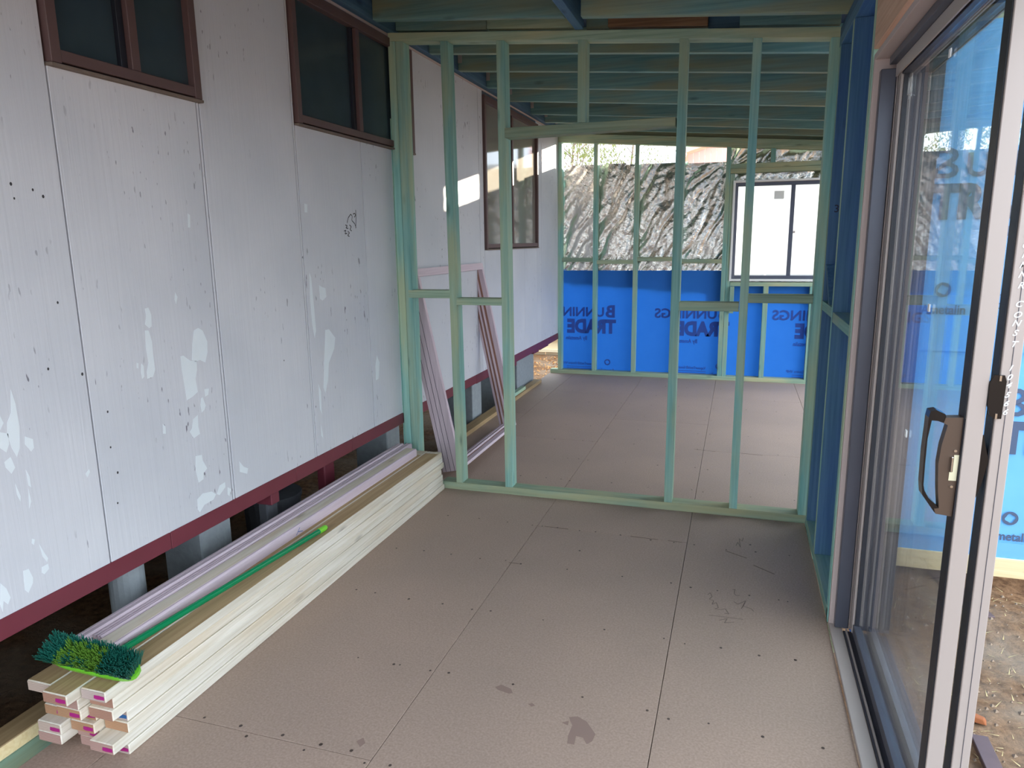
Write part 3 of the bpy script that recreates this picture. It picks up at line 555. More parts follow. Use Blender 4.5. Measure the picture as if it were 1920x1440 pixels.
fstud(0.25, 0.045, 2.25, None, 'cripple_stud'); fstud(0.74, 0.045, 2.25, None, 'cripple_stud')
box('window_lintel', (-0.132, 1.125), (YF, YF + FD), (2.205, 2.25), GREEN['x'], wf)
box('window_lintel', (-0.132, 1.125), (YF + 0.003, YF + FD), (2.157, 2.203), GREEN['x'], wf)
box('window_sill_plate', (-0.084, 1.078), (YF, YF + FD), (1.013, 1.055), GREEN['x'], wf)
for (a, b_, z) in [(-1.904, -1.552, 1.27), (-1.507, -1.108, 1.245), (-1.063, -0.64, 1.275), (-0.595, -0.178, 1.25)]:
    box('nogging', (a, b_), (YF, YF + FD), (z, z + 0.043), GREEN['x'], wf)
box('hanging_block', (-0.083, -0.04), (YF - 0.036, YF - 0.001), (0.73, 1.01), GREEN['z'], wf)
# blue wrap: one sheet outside the studs, foil lapped behind it
def sheet(name, x0, x1, z0, z1, step, keep, yfun, mat, parent, **kw):
    nx = max(1, int(round((x1 - x0) / step))); nz = max(1, int(round((z1 - z0) / step))); V = []; idx = {}; Fc = []
    def vid(i, j):
        if (i, j) not in idx:
            x = x0 + (x1 - x0) * i / nx; z = z0 + (z1 - z0) * j / nz
            idx[(i, j)] = len(V); V.append((x, yfun(x, z), z))
        return idx[(i, j)]
    for i in range(nx):
        for j in range(nz):
            xc = x0 + (x1 - x0) * (i + 0.5) / nx; zc = z0 + (z1 - z0) * (j + 0.5) / nz
            if keep(xc, zc): Fc.append((vid(i, j), vid(i + 1, j), vid(i + 1, j + 1), vid(i, j + 1)))
    return link(name, V, Fc, mat, parent, smooth=True, **kw)
wrap_far = sheet('blue_wrap', -1.95, 1.19, 0.0, 1.17, 0.065, lambda x, z: not (-0.10 < x < 1.09 and z > 1.04), lambda x, z: YF + FD + 0.004 + 0.003 * noise.noise((x * 3, z * 3, 0)), WRAPIN, wf)
def ridge(v): return 1 - abs(2 * (v - math.floor(v + 0.5)))
def crease(v): return (1 - min(1.0, abs(v) * 2.2)) ** 2
def foil_y(x, z):
    # long folds hang from the nailed top edge and run down to the left, sharp creases between slack pillows
    wx = 0.05 * noise.noise((x * 3.1, z * 3.1, 2.0)); wz = 0.05 * noise.noise((x * 2.7, z * 2.7, 8.0))
    u = (x + wx) * 0.80 - (z + wz) * 0.60 * -1; u = (x + wx) + 0.0 * z - 0.62 * (z + wz); w_ = 0.62 * (x + wx) + (z + wz)
    f1 = crease(noise.noise((u * 5.0, w_ * 0.9, 3.1))); f2 = crease(noise.noise((u * 12.0, w_ * 2.0, 7.7))); f3 = noise.noise((u * 3.0, w_ * 0.8, 12.0))
    f4 = crease(noise.noise((x * 17, z * 15, 1.3))); fine = noise.noise((x * 36, z * 32, 1.3))
    y = 0.016 * f1 + 0.009 * f2 + 0.014 * f3 + 0.0045 * f4 + 0.0018 * fine
    rd = math.hypot(2.30 - z, -0.17 - x)
    if x < -0.14 and rd < 0.9:                      # fan of folds from the corner nailed beside the window
        ang = math.atan2(2.30 - z, -0.17 - x + 1e-4)
        y += 0.020 * crease(noise.noise((ang * 6.0, rd * 1.1, 4.4))) * max(0.0, 1 - rd / 0.9) * min(1, rd * 7)
    if z > 2.16 and x > -0.14:
        ang = math.atan2(z - 2.22, x + 0.14); rd = math.hypot(z - 2.22, x + 0.14)
        y += 0.03 * noise.noise((ang * 5.0, rd * 3.0, 6.1)) * min(1, rd * 6)
    return YF + FD + 0.016 + y
def foil_keep(x, z):
    top = 2.315 - 0.022 * (x + 1.45) + 0.006 * noise.noise((x * 14, 0, 0)) if x < -0.17 else zt(x) - 0.05
    bot = 1.03 - 0.064 * (x + 1.86) if x < -0.335 else 0.83
    if x < -1.83: top -= 0.10 * (-1.83 - x) / 0.1
    return bot < z < top and not (-0.092 < x < 1.062 and 1.075 < z < 2.078) and x < 1.18
sheet('foil_lining', -1.93, 2.2, 0.82, 2.58, 0.0155, foil_keep, foil_y, FOIL, wf)

def print_text(name, s, size, bold, to3, mat, parent, align='LEFT', width=None):
    V, Fc = text_verts(s, size, bold, align)
    if width:
        w0 = max(v[0] for v in V) - min(v[0] for v in V); k = width / w0; V = [(v[0] * k, v[1]) for v in V]
    return link(name, [to3(*v) for v in V], Fc, mat, parent)
LOGO_B = [[(0.0, 1.0), (0.12, 0.86), (0.12, 0.72), (0.0, 0.62)], [(0.0, 0.0), (0.0, 0.30), (0.13, 0.37), (0.13, 0.14)],
          [(0.0, 1.0), (0.55, 1.0), (0.80, 0.90), (0.88, 0.74), (0.80, 0.58), (0.16, 0.26), (0.16, 0.44), (0.58, 0.66), (0.64, 0.75), (0.55, 0.84), (0.10, 0.84)],
          [(0.62, 0.50), (0.86, 0.40), (0.94, 0.24), (0.84, 0.08), (0.60, 0.0), (0.0, 0.0), (0.12, 0.15), (0.56, 0.15), (0.70, 0.24), (0.64, 0.34), (0.46, 0.42)]]
def print_logo(parent, xo, s, z_top, facing, yv, mat, mat2, rows=('B', 'T', 'by', 'v', 'a'), zoff=0.0):
    """one repeat of the printed wrap: xo = world x of the left end of the printed word, s = +1 reads normally, -1 mirrored"""
    def mk(x, z): return lambda a, b_: (xo + s * (x + a), yv, z_top + z + b_)
    def polys(name, plist, x, z, w_, h_, mt_):
        V = []; Fc = []
        for p in plist:
            k = len(V); V += [mk(x, z)(q[0] * w_, q[1] * h_) for q in p]; Fc.append(list(range(k, k + len(p))))
        o = link(name, V, Fc, mt_, parent)
        bm = bmesh.new(); bm.from_mesh(o.data); bmesh.ops.triangulate(bm, faces=bm.faces[:]); bm.to_mesh(o.data); bm.free()
    if 'B' in rows:
        if s > 0: polys('printed_emblem', LOGO_B, 0.0, -0.135, 0.105, 0.135, mat2)
        else: print_text('printed_word', 'B', 0.186, 0.007, mk(0.0, -0.133), mat2, parent, width=0.105)
        print_text('printed_word', 'UNNINGS', 0.145, 0.004, mk(0.125, -0.128), mat2, parent, width=0.66)
    if 'T' in rows:
        print_text('printed_word', 'TRADE', 0.205, 0.012, mk(0.0, -0.312), mat2, parent, width=0.565)
    if 'by' in rows:
        print_text('printed_words', 'By Ametalin', 0.062, 0.0012, mk(0.32, -0.40), mat, parent, width=0.245)
    if 'v' in rows:
        print_text('printed_words', 'VapourTech® Enviro VHP', 0.046, 0.0008, mk(0.22, -0.69), mat, parent, width=0.40)
        for k in range(2):
            V = [mk(0.22, -0.715 - 0.022 * k)(a, b_) for a, b_ in ((0, 0), (0.34, 0), (0.34, 0.006), (0, 0.006))]
            link('printed_line', V, [(0, 1, 2, 3)], mat, parent)
    if 'a' in rows:
        ring(parent, mk(0.085, -0.68), mat); print_text('printed_words', 'Ametalin', 0.062, 0.0014, mk(0.0, -0.765), mat, parent, width=0.19)
def ring(parent, to3, mat):
    V = []; Fc = []; n = 24
    for i in range(n):
        t = 2 * math.pi * i / n; r2 = 0.021 * (1 + 0.12 * math.cos(4 * t))
        V.append(to3(0.035 * math.cos(t), 0.03 + 0.035 * math.sin(t))); V.append(to3(r2 * math.cos(t + 0.3), 0.03 + r2 * math.sin(t + 0.3)))
    for i in range(n):
        j = (i + 1) % n; Fc.append((2 * i, 2 * j, 2 * j + 1, 2 * i + 1))
    link('printed_emblem', V, Fc, mat, parent)
for k in range(3):
    print_logo(wf, -1.304 + 1.225 * k, -1, 0.785, -1, YF + FD - 0.001, INK, INK)

# far window
wd = empty('window_4', (0.48, YF, 1.06), label='aluminium sliding window in the far wall, glowing white', cat='window', kind='structure')
fx0, fx1, fz0, fz1 = -0.098, 1.07, 1.066, 2.085
for (nm, x, z) in [('reveal', (fx0, fx0 + 0.02), (fz0, fz1)), ('reveal', (fx1 - 0.02, fx1), (fz0, fz1)), ('reveal', (fx0 + 0.02, fx1 - 0.02), (fz0, fz0 + 0.02)), ('reveal', (fx0 + 0.02, fx1 - 0.02), (fz1 - 0.02, fz1))]:
    box(nm, x, (YF - 0.012, YF + 0.10), z, WHITEP, wd, 0.001)
ax0, ax1, az0, az1 = fx0 + 0.021, fx1 - 0.021, fz0 + 0.021, fz1 - 0.021
for (x, z) in [((ax0, ax0 + 0.03), (az0, az1)), ((ax1 - 0.03, ax1), (az0, az1)), ((ax0 + 0.03, ax1 - 0.03), (az0, az0 + 0.035)), ((ax0 + 0.03, ax1 - 0.03), (az1 - 0.035, az1))]:
    box('window_frame', x, (YF + 0.045, YF + 0.12), z, ALUD, wd, 0.001)
box('meeting_stile', (0.465, 0.505), (YF + 0.06, YF + 0.10), (az0 + 0.035, az1 - 0.035), ALUD, wd, 0.001)
box('latch', (0.506, 0.526), (YF + 0.058, YF + 0.07), (1.55, 1.575), ALU, wd, 0.001)
box('pane', (ax0 + 0.031, 0.464), (YF + 0.078, YF + 0.083), (az0 + 0.036, az1 - 0.036), GLASS, wd, 0)
box('pane', (0.506, ax1 - 0.031), (YF + 0.092, YF + 0.097), (az0 + 0.036, az1 - 0.036), GLASS, wd, 0)
box('sticker', (0.305, 0.40), (YF + 0.0772, YF + 0.0778), (1.895, 1.976), PAPER, wd, 0)

# ------------------------------------------------------------------ right wall frame (near room) and the wall that turns outwards
wr = empty('wall_right', (XR, 3.3, 0), label='blue treated stud wall beside the sliding door', cat='wall', kind='structure')
box('bottom_plate', (XR, XR + 0.09), (2.86, YP - 0.002), (0.0, T), GREEN['y'], wr)
ztop = 2.42
box('top_plate', (XR, XR + 0.09), (-0.8, YP - 0.002), (2.375, ztop), BLUEW['y'], wr)
box('top_plate', (XR, XR + 0.09), (-0.8, YP - 0.002), (ztop + 0.001, 2.462), BLUEW['y'], wr)
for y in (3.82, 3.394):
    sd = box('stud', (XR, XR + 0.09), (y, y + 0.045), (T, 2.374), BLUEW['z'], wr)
    box('lit_edge', (XR - 0.0006, XR - 0.0001), (y + 0.003, y + 0.042), (T + 0.003, 2.371), GREEN['z'], sd, 0)  # light on the stud edge put into colour as a thin paler strip
box('trimmer_stud', (XR, XR + 0.09), (2.842, 2.887), (0.0, 2.374), GREEN['z'], wr)
box('nogging', (XR, XR + 0.09), (3.44, 3.819), (1.150, 1.196), GREEN['y'], wr)
box('nogging', (XR, XR + 0.09), (2.888, 3.393), (1.136, 1.180), GREEN['y'], wr)
box('lintel', (XR, XR + 0.06), (0.55, 2.842), (2.125, 2.374), PLY, wr, 0.002)
hexa('leaning_offcut', [(0.402, 3.56, 1.197), (0.47, 3.56, 1.197), (0.47, 3.60, 1.197), (0.402, 3.60, 1.197), (0.402, 3.775, 1.372), (0.47, 3.775, 1.372), (0.47, 3.815, 1.372), (0.402, 3.815, 1.372)], BLUEW['z'], wr, 0.002)
V, Fc = text_verts('31', 0.05, 0.0005)
link('pencilled_number', [(XR + 0.02 + v[0], 3.8195, 1.62 + v[1]) for v in V], Fc, DARKMARK, wr)
sheetx = box('blue_wrap', (XR + 0.092, XR + 0.094), (2.86, YP - 0.01), (-0.05, 2.46), WRAP, wr, 0)
box('stud', (XR, XR + 0.09), (0.50, 0.545), (0.0, 2.374), BLUEW['z'], wr)

wo = empty('wall_outer', (1.4, YP, -0.15), label='blue wrapped outer wall seen through the open sliding door', cat='wall', kind='structure')
OY = YP - 0.012
sheet('blue_wrap', 0.50, 1.5, 0.955, 2.44, 0.08, lambda x, z: True, lambda x, z: OY + 0.004 * noise.noise((x * 2.5, z * 2.5, 9)), WRAP, wo)
sheet('blue_wrap', 0.50, 1.5, -0.085, 0.985, 0.08, lambda x, z: True, lambda x, z: OY + 0.010 + 0.006 * noise.noise((x * 2.0, z * 2.0, 5)), WRAP, wo)
box('wrap_tail', (0.50, 1.5), (OY - 0.004, OY - 0.002), (-0.085, 0.008), WRAP, wo, 0)
box('rim_board', (0.50, 1.52), (OY - 0.012, OY + 0.033), (-0.172, -0.072), PINEX, wo, 0.002)
for x in (0.62, 1.07, 1.45): box('stud', (x, x + 0.045), (YP + 0.004, YP + 0.094), (0.0, 2.34), GREEN['z'], wo)
box('top_plate', (0.5, 1.5), (YP + 0.004, YP + 0.094), (2.34, 2.43), GREEN['x'], wo)
print_logo(wo, 0.846, 1, 1.90, 1, OY - 0.006, INKG, INKG, rows=('B', 'T', 'by', 'v', 'a'))
print_logo(wo, 1.245, 1, 0.785, 1, OY + 0.002, INKG, INKG, rows=('B', 'T', 'by', 'a'))
for y in (4.02, 5.8): box('side_post', (1.10, 1.19), (y, y + 0.09), (0.0, 2.29), GREEN['z'], wo)
box('side_plate', (1.10, 1.19), (3.99, YF - 0.002), (2.291, 2.33), GREEN['y'], wo)

# ------------------------------------------------------------------ sliding door
dr = empty('door_1', (0.5, 1.8, 0), label='bronze aluminium sliding glass door, slid open', cat='door', kind='structure')
YJ = 2.81                                            # far jamb
NJ = 0.66                                            # near jamb, outside the picture
box('reveal', (XR + 0.002, XR + 0.10), (YJ, YJ + 0.02), (0.0, 2.105), REVEAL, dr, 0.001)
box('reveal', (XR + 0.002, XR + 0.10), (NJ - 0.02, NJ), (0.0, 2.105), REVEAL, dr, 0.001)
box('reveal', (XR + 0.002, XR + 0.10), (NJ, YJ - 0.0005), (2.085, 2.105), REVEAL, dr, 0.001)
box('sill_tread', (XR + 0.002, XR + 0.046), (NJ, YJ - 0.0005), (0.0, 0.016), ALU, dr, 0.002)
# aluminium frame: jamb flat, head and sill tracks
box('jamb_flat', (0.419, 0.466), (YJ - 0.035, YJ - 0.001), (0.018, 2.047), ALUD, dr, 0.002)
box('jamb_bead', (0.4675, 0.4695), (YJ - 0.040, YJ - 0.001), (0.018, 2.05), ALU, dr, 0.001)
box('frame_jamb', (0.49, 0.61), (YJ - 0.030, YJ - 0.001), (0.018, 2.083), ALUD, dr, 0.001)
box('frame_jamb', (0.45, 0.61), (NJ + 0.001, NJ + 0.03), (0.018, 2.083), ALUD, dr, 0.001)
box('head_frame', (0.442, 0.61), (NJ + 0.03, YJ - 0.036), (2.058, 2.083), ALUD, dr, 0.001)
for x in (0.462, 0.507, 0.516, 0.562): box('head_track', (x, x + 0.005), (NJ + 0.03, YJ - 0.041), (2.018, 2.057), ALU, dr, 0.0005)
box('sill_frame', (0.449, 0.60), (NJ + 0.03, YJ - 0.036), (0.0, 0.010), ALUD, dr, 0.001)
for x, h_ in ((0.456, 0.022), (0.484, 0.034), (0.508, 0.026), (0.538, 0.034), (0.565, 0.03)): box('sill_track', (x, x + 0.005), (NJ + 0.03, YJ - 0.041), (0.0105, h_), ALU, dr, 0.0005)
def panel(x0, x1, y0, y1, z0, z1, pre, sw):
    xm = (x0 + x1) / 2
    for (a, b_) in ((y0, y0 + sw), (y1 - sw, y1)):
        box(pre + '_stile', (x0, x1), (a, b_), (z0, z1), ALU, dr, 0.0015)
    box(pre + '_rail', (x0 + 0.002, x1 - 0.002), (y0 + sw, y1 - sw), (z0, z0 + 0.035), ALUD, dr, 0.001)
    box(pre + '_rail', (x0 + 0.002, x1 - 0.002), (y0 + sw, y1 - sw), (z1 - 0.035, z1), ALUD, dr, 0.001)
    for (a, b_) in ((y0 + sw, y0 + sw + 0.010), (y1 - sw - 0.010, y1 - sw)):
        box('glazing_bead', (xm - 0.010, xm + 0.010), (a, b_), (z0 + 0.035, z1 - 0.035), ALUN, dr, 0)
    g = box('pane', (xm - 0.0025, xm + 0.0025), (y0 + sw + 0.001, y1 - sw - 0.001), (z0 + 0.036, z1 - 0.036), GLASS, dr, 0)
    return g
pane_s = panel(0.470, 0.504, 1.6685, 2.765, 0.036, 2.05, 'sliding', 0.050)
pane_f = panel(0.523, 0.557, 1.6732, 2.765, 0.036, 2.05, 'fixed', 0.048)
box('stile_face', (0.4675, 0.4695), (1.674, 1.717), (0.037, 2.049), ALUN, dr, 0)
box('fixed_stile_face', (0.5205, 0.5225), (1.679, 1.720), (0.037, 2.049), ALUN, dr, 0)
box('edge_groove', (0.5400, 0.5411), (1.6722, 1.6731), (0.04, 2.04), ALUD, dr, 0)
for (y, z) in ((2.18, 1.956), (2.13, 1.315), (2.243, 0.941)):
    box('glass_spacer_label', (0.4825, 0.4842), (y - 0.009, y + 0.009), (z - 0.010, z + 0.010), CHALK, dr, 0)
strokes('glass_smear', [[(2.735, 1.935), (2.745, 2.0), (2.750, 1.95), (2.757, 2.005), (2.762, 1.955), (2.70, 1.94), (2.71, 2.01), (2.72, 1.95), (2.728, 2.0)]], lambda a, b_: (0.4837, a - 0.09, b_ - 0.01), 0.004, CHALK, dr)
# lock and pull handle on the sliding stile
def K(x, y, z): return (0.94 * x, 0.94 * y, 1.5 + 0.94 * (z - 1.5))
def kp(pts): return [(0.94 * x, 1.5 + 0.94 * (z - 1.5)) for x, z in pts]
def kbox(n, x, y, z, m_, p_, b_=0.001):
    a0, a1 = K(x[0], y[0], z[0]), K(x[1], y[1], z[1]); return box(n, (a0[0], a1[0]), (a0[1], a1[1]), (a0[2], a1[2]), m_, p_, b_)
hl = Vector(K(0.47, 1.79, 0.86)); hd = empty('handle', hl); hd.parent = dr; hd.location = hl - wloc(dr)
hd['label'] = 'brown lock body with black pull loop'
extrude_poly('lock_body', kp(HPL), 'xz', 0.94 * 1.785, 0.94 * 1.812, HBROWN, hd)
extrude_poly('pull_loop', kp(HLO), 'xz', 0.94 * 1.787, 0.94 * 1.822, BLACKP, hd)
extrude_poly('snib_plate', kp(SNIB), 'xz', 0.94 * 1.7838, 0.94 * 1.7849, CREAMP, hd)
kbox('snib_lever', (0.4805, 0.4855), (1.777, 1.7848), (0.972, 1.008), CHROME, hd)
for (x, z) in SCREW: tube('screw', [K(x, 1.7849, z), K(x, 1.7815, z)], 0.003, CHROME, hd, n=10)
extrude_poly('lock_edge', kp([(0.4988, 1.098), (0.5, 1.098), (0.5, 0.86), (0.4965, 0.86)]), 'xz', 0.94 * 1.778, 0.94 * 1.812, ALUN, hd)
ol = Vector(K(0.545, 1.79, 0.91)); ho = empty('outer_handle', ol); ho.parent = dr; ho.location = ol - wloc(dr)
ho['label'] = 'black outside pull of the sliding door'
extrude_poly('outer_pull', kp([(0.537, 1.0637), (0.5400, 1.0625), (0.5545, 1.0066), (0.5550, 0.997), (0.5470, 0.9464), (0.5390, 0.9135), (0.537, 0.9138)]), 'xz', 0.94 * 1.785, 0.94 * 1.822, BLACKP, ho)
st = extrude_poly('striker', kp(STRIKE), 'xz', 0.94 * 1.7705, 0.94 * 1.7785, BLACKP, dr); st['label'] = 'black latch striker'
for z in (1.195, 1.11): kbox('striker_screw', (0.5525, 0.5565), (1.7685, 1.7705), (z - 0.006, z + 0.006), CHROME, dr, 0)
# white pen lettering down the edge of the fixed stile
for ch, (x, z) in zip('CORMNRCONST104566', CHALK_POS):
    V, Fc = text_verts(ch, 0.0185, 0.0004, 'CENTER', 0.35)
    link('pen_letter', [K(0.5725 + v[0] * 1.05, 1.7789, z + v[1] - 0.006) for v in V], Fc, CHALK, dr)

# ------------------------------------------------------------------ stacked boards, each its own object
def board(x0, y0, z0, y1, mark, label, end=ENDG, group='pine boards in the stack', w=0.09, t=0.0338):
    e = empty('pine_board', (x0 + w / 2, (y0 + y1) / 2, z0), label=label, cat='board', group=group)
    box('timber', (x0, x0 + w), (y0, y1), (z0, z0 + t), PINE, e, 0.003)
    box('end_grain', (x0 + 0.002, x0 + w - 0.002), (y0 - 0.0006, y0 - 0.0001), (z0 + 0.002, z0 + t - 0.002), end, e, 0)
    if mark:
        mx = x0 + w - 0.042
        extrude_poly('paint_mark', [(mx, z0 + 0.010), (mx + 0.012, z0 + 0.008), (mx + 0.038, z0 + 0.010), (mx + 0.039, z0 + 0.021), (mx + 0.02, z0 + 0.022), (mx + 0.002, z0 + 0.021)], 'xz', y0 - 0.0012, y0 - 0.0007, MAGENTA if mark == 1 else BLUEMARK, e)
    return e
names_l = ['bottom', 'second from the bottom', 'third from the bottom', 'middle', 'third from the top', 'second from the top', 'top']
CR = [(1.440, 1), (1.390, 1), (1.445, 0), (1.450, 2), (1.400, 0), (1.410, 0), (1.385, 1)]
CM = [(1.435, 2), (1.432, 1), (1.411, 1), (1.425, 1), (1.376, 1), (1.375, 0), (1.341, 1)]
CL = [(1.470, 0), (1.380, 0), (1.380, 1), (1.410, 1), (1.440, 0), (1.415, 0), (1.370, 0)]
mk_ = {0: 'unmarked end', 1: 'magenta painted end', 2: 'blue painted end'}
for (colm, x0, nm) in ((CR, -1.767, 'room-side column'), (CM, -1.862, 'middle column'), (CL, -1.955, 'house-side column')):
    for i, (y0, mkx) in enumerate(colm):
        z0 = 0.0005 + 0.035 * i; shift = (0.0, -0.003, 0.001, -0.0015, 0.0, -0.003, -0.001)[i]
        b = board(x0 + shift + (0.001 if nm[0] == 'm' else 0), y0, z0, 3.872 - 0.012 * ((i * 5) % 4) if nm[0] == 'r' else 3.85 - 0.01 * (i % 3), mkx, 'pine board, %s in the stack\'s %s, %s' % (names_l[i], nm, mk_[mkx]), ENDP if (i + len(nm)) % 3 == 0 else ENDG)
        if i == 6:
            box('weathered_face', (x0 + shift + 0.003, x0 + shift + 0.087), (y0 + 0.004, y0 + 2.42), (z0 + 0.0339, z0 + 0.0343), PINETOP, b, 0)
PT = 0.2452      # top of the stack
def moulding(x0, x1, z0, z1, y0, y1, label, grooves, mat, top=None):
    e = empty('primed_moulding', ((x0 + x1) / 2, (y0 + y1) / 2, z0), label=label, cat='moulding', group='primed mouldings lying on the board stack')
    pts = [(x0, z0), (x1, z0), (x1, z1 - 0.006), (x1 - 0.006, z1)]
    for g in sorted(grooves, reverse=True): pts += [(g + 0.004, z1), (g + 0.003, z1 - 0.009), (g - 0.003, z1 - 0.009), (g - 0.004, z1)]
    pts += [(x0 + 0.004, z1), (x0, z1 - 0.004)]
    extrude_poly('moulding_length', pts, 'xz', y0, y1, mat, e)
    if top: box('bare_face', (x0 + 0.006, x1 - 0.014), (y0 + 0.002, y1 - 0.002), (z1 + 0.0001, z1 + 0.0007), top, e, 0)
    return e
moulding(-1.948, -1.908, PT, PT + 0.052, 1.525, 3.80, 'pink primed moulding on the stack, closest to the house wall', [-1.930], PRIMED)
moulding(-1.906, -1.868, PT, PT + 0.046, 1.56, 3.83, 'pink primed grooved moulding on the stack, between two others', [-1.893, -1.880], PRIMED)
moulding(-1.866, -1.795, PT, PT + 0.043, 1.515, 3.74, 'primed moulding with bare cream face, right behind the broom handle', [], PRIMED, PINE)
strokes('ink_mark', [[(2.50, 0.004), (2.53, 0.03)], [(2.515, 0.016), (2.55, 0.006)]], lambda a, b_: (-1.7945, a, PT + b_), 0.003, INK, bpy.data.objects['primed_moulding.002'])

# ------------------------------------------------------------------ broom lying upside down on the stack
bh = empty('broom', (-1.77, 1.47, PT), label='green broom lying upturned on the board stack, bristles up', cat='broom')
A, B_ = Vector((-1.905, 1.432, PT + 0.046)), Vector((-1.632, 1.470, PT + 0.010))
ax = (B_ - A).normalized(); nrm = Vector((0, -0.50, 0.87)); nrm = (nrm - ax * nrm.dot(ax)).normalized(); side = ax.cross(nrm).normalized()
mid = (A + B_) / 2 + nrm * 0.006; Lh = (B_ - A).length
outl = []
for i in range(24):
    t = 2 * math.pi * i / 24; cx_ = math.copysign(abs(math.cos(t)) ** 0.45, math.cos(t)) * Lh / 2; cy_ = math.copysign(abs(math.sin(t)) ** 0.7, math.sin(t)) * 0.032
    outl.append((cx_, cy_))
V = [tuple(mid + ax * a + side * b_ + nrm * 0.0) for a, b_ in outl] + [tuple(mid + ax * a * 1.02 + side * b_ * 1.06 + nrm * 0.018) for a, b_ in outl]
link('broom_block', V, [list(range(24))[::-1], list(range(24, 48))] + [(i, (i + 1) % 24, 24 + (i + 1) % 24, 24 + i) for i in range(24)], LIME, bh)
BR1 = plain('teal_bristle', lin((14, 96, 82)), 0.6); BR2 = plain('olive_green_bristle', lin((96, 140, 44)), 0.6)
def bristles(name, mat, sel):
    V = []; Fc = []
    for r_ in range(6):
        for c in range(30):
            fa = (c + 0.5) / 30; fb = (r_ + 0.5) / 6
            yel = 0.20 < fa < 0.68 and r_ >= 1
            if yel and random.random() < 0.22: yel = False
            if yel != sel: continue
            base = mid + ax * ((fa - 0.5) * Lh * 0.97) + side * ((fb - 0.5) * 0.056) + nrm * 0.017
            for k in range(11):
                a1 = random.uniform(0, 6.28); rr = random.uniform(0, 0.004)
                p = base + ax * rr * math.cos(a1) + side * rr * math.sin(a1)
                d = (nrm + ax * ((fa - 0.5) * 0.55 + random.uniform(-0.13, 0.13)) + side * ((fb - 0.5) * 0.75 + random.uniform(-0.13, 0.13))).normalized()
                tip = p + d * random.uniform(0.050, 0.062)
                o1 = d.orthogonal().normalized() * 0.0011; o2 = d.cross(o1)
                n0 = len(V); V += [tuple(p + o1), tuple(p - o1 * 0.5 + o2 * 0.87), tuple(p - o1 * 0.5 - o2 * 0.87), tuple(tip + o1), tuple(tip - o1 * 0.5 + o2 * 0.87), tuple(tip - o1 * 0.5 - o2 * 0.87)]
                Fc += [(n0, n0 + 1, n0 + 4, n0 + 3), (n0 + 1, n0 + 2, n0 + 5, n0 + 4), (n0 + 2, n0, n0 + 3, n0 + 5), (n0 + 3, n0 + 4, n0 + 5)]
    o = link(name, V, Fc, mat, bh, kind='stuff'); return o
bristles('bristles', BR1, False); bristles('bristles', BR2, True)
H0, H1 = Vector((-1.775, 1.475, PT + 0.030)), Vector((-1.707, 2.60, PT + 0.0135))
hd_ = (H1 - H0).normalized()
tube('ferrule', [H0, H0 + hd_ * 0.045], [0.017, 0.0145], LIME, bh, n=16)
tube('broom_handle', [H0 + hd_ * 0.04, H1 - hd_ * 0.05], 0.0115, HGREEN, bh, n=16)
tube('grip_end', [H1 - hd_ * 0.055, H1 - hd_ * 0.01, H1], [0.013, 0.013, 0.009], LIME, bh, n=16)

# loose timbers along the floor edge
def loose(name, x, y, z, mat, label, endm=None, cat='plank', **kw):
    e = empty(name, ((x[0] + x[1]) / 2, (y[0] + y[1]) / 2, z[0]), label=label, cat=cat, **kw)
    box('timber', x, y, z, mat, e, 0.002)
    if endm: box('end_grain', (x[0] + 0.002, x[1] - 0.002), (y[0] - 0.0006, y[0] - 0.0001), (z[0] + 0.002, z[1] - 0.002), endm, e, 0)
    return e
loose('pine_plank', (-2.118, -2.031), (-0.2, 1.80), (-0.003, 0.042), PINETOP, 'brown topped pine plank at the floor edge in the bottom left corner')
box('clean_edge', (-2.0305, -2.0298), (-0.19, 1.79), (0.0, 0.040), PINEX, bpy.data.objects['pine_plank'], 0)
box('plank_support', (-2.12, -2.032), (-0.2, 1.80), (-0.12, -0.0035), GREEN['y'], floor)
loose('offcut_plank', (-2.068, -1.978), (4.80, 6.10), (0.0005, 0.036), PINETOP, 'pine offcut on the floor edge behind the leaning frame', BROWNW)
loose('offcut_plank', (-2.062, -1.985), (6.18, 7.30), (0.0005, 0.036), PINETOP, 'pine offcut along the floor edge near the far corner', BROWNW)
loose('teal_offcut', (-2.05, -2.0), (6.30, 6.75), (0.0365, 0.068), GREEN['y'], 'short teal offcut lying on the far pine offcut', None, 'offcut')

# ------------------------------------------------------------------ pink primed window frame leaning on the wall behind the partition
lf = empty('reveal_frame', (-1.70, 4.7, 0), label='pink primed timber window frame leaning on the house wall', cat='window frame')
yA, yB = 4.10, 5.30; HL = 1.315; RD = 0.125                       # near and far edge, leaning length, depth of the frame
pb, pt_ = Vector((-1.660, 0, 0.0)), Vector((-1.925, 0, 1.285))
up = (pt_ - pb).normalized(); nn = Vector((up.z, 0, -up.x)); base = Vector((-1.785, 0, 0.026))     # nn points into the room
def FP(y, u, d): 
    p = base + up * u + nn * d; return (p.x, y, p.z)
def fpiece(name, y0, y1, u0, u1, d0, d1, mat, parent=lf):
    return hexa(name, [FP(y0, u0, d1), FP(y1, u0, d1), FP(y1, u0, d0), FP(y0, u0, d0), FP(y0, u1, d1), FP(y1, u1, d1), FP(y1, u1, d0), FP(y0, u1, d0)][0:8], mat, parent, 0.001)
th = 0.02
jn = fpiece('jamb', yA, yA + th, 0, HL, 0, RD, PRIMEDZ); jf = fpiece('jamb', yB - th, yB, 0, HL, 0, RD, PRIMEDZ)
hdm = fpiece('head', yA + th, yB - th, HL - th, HL, 0, RD, PRIMED); sl = fpiece('sill', yA + th, yB - th, 0, th, 0, RD, PRIMED)
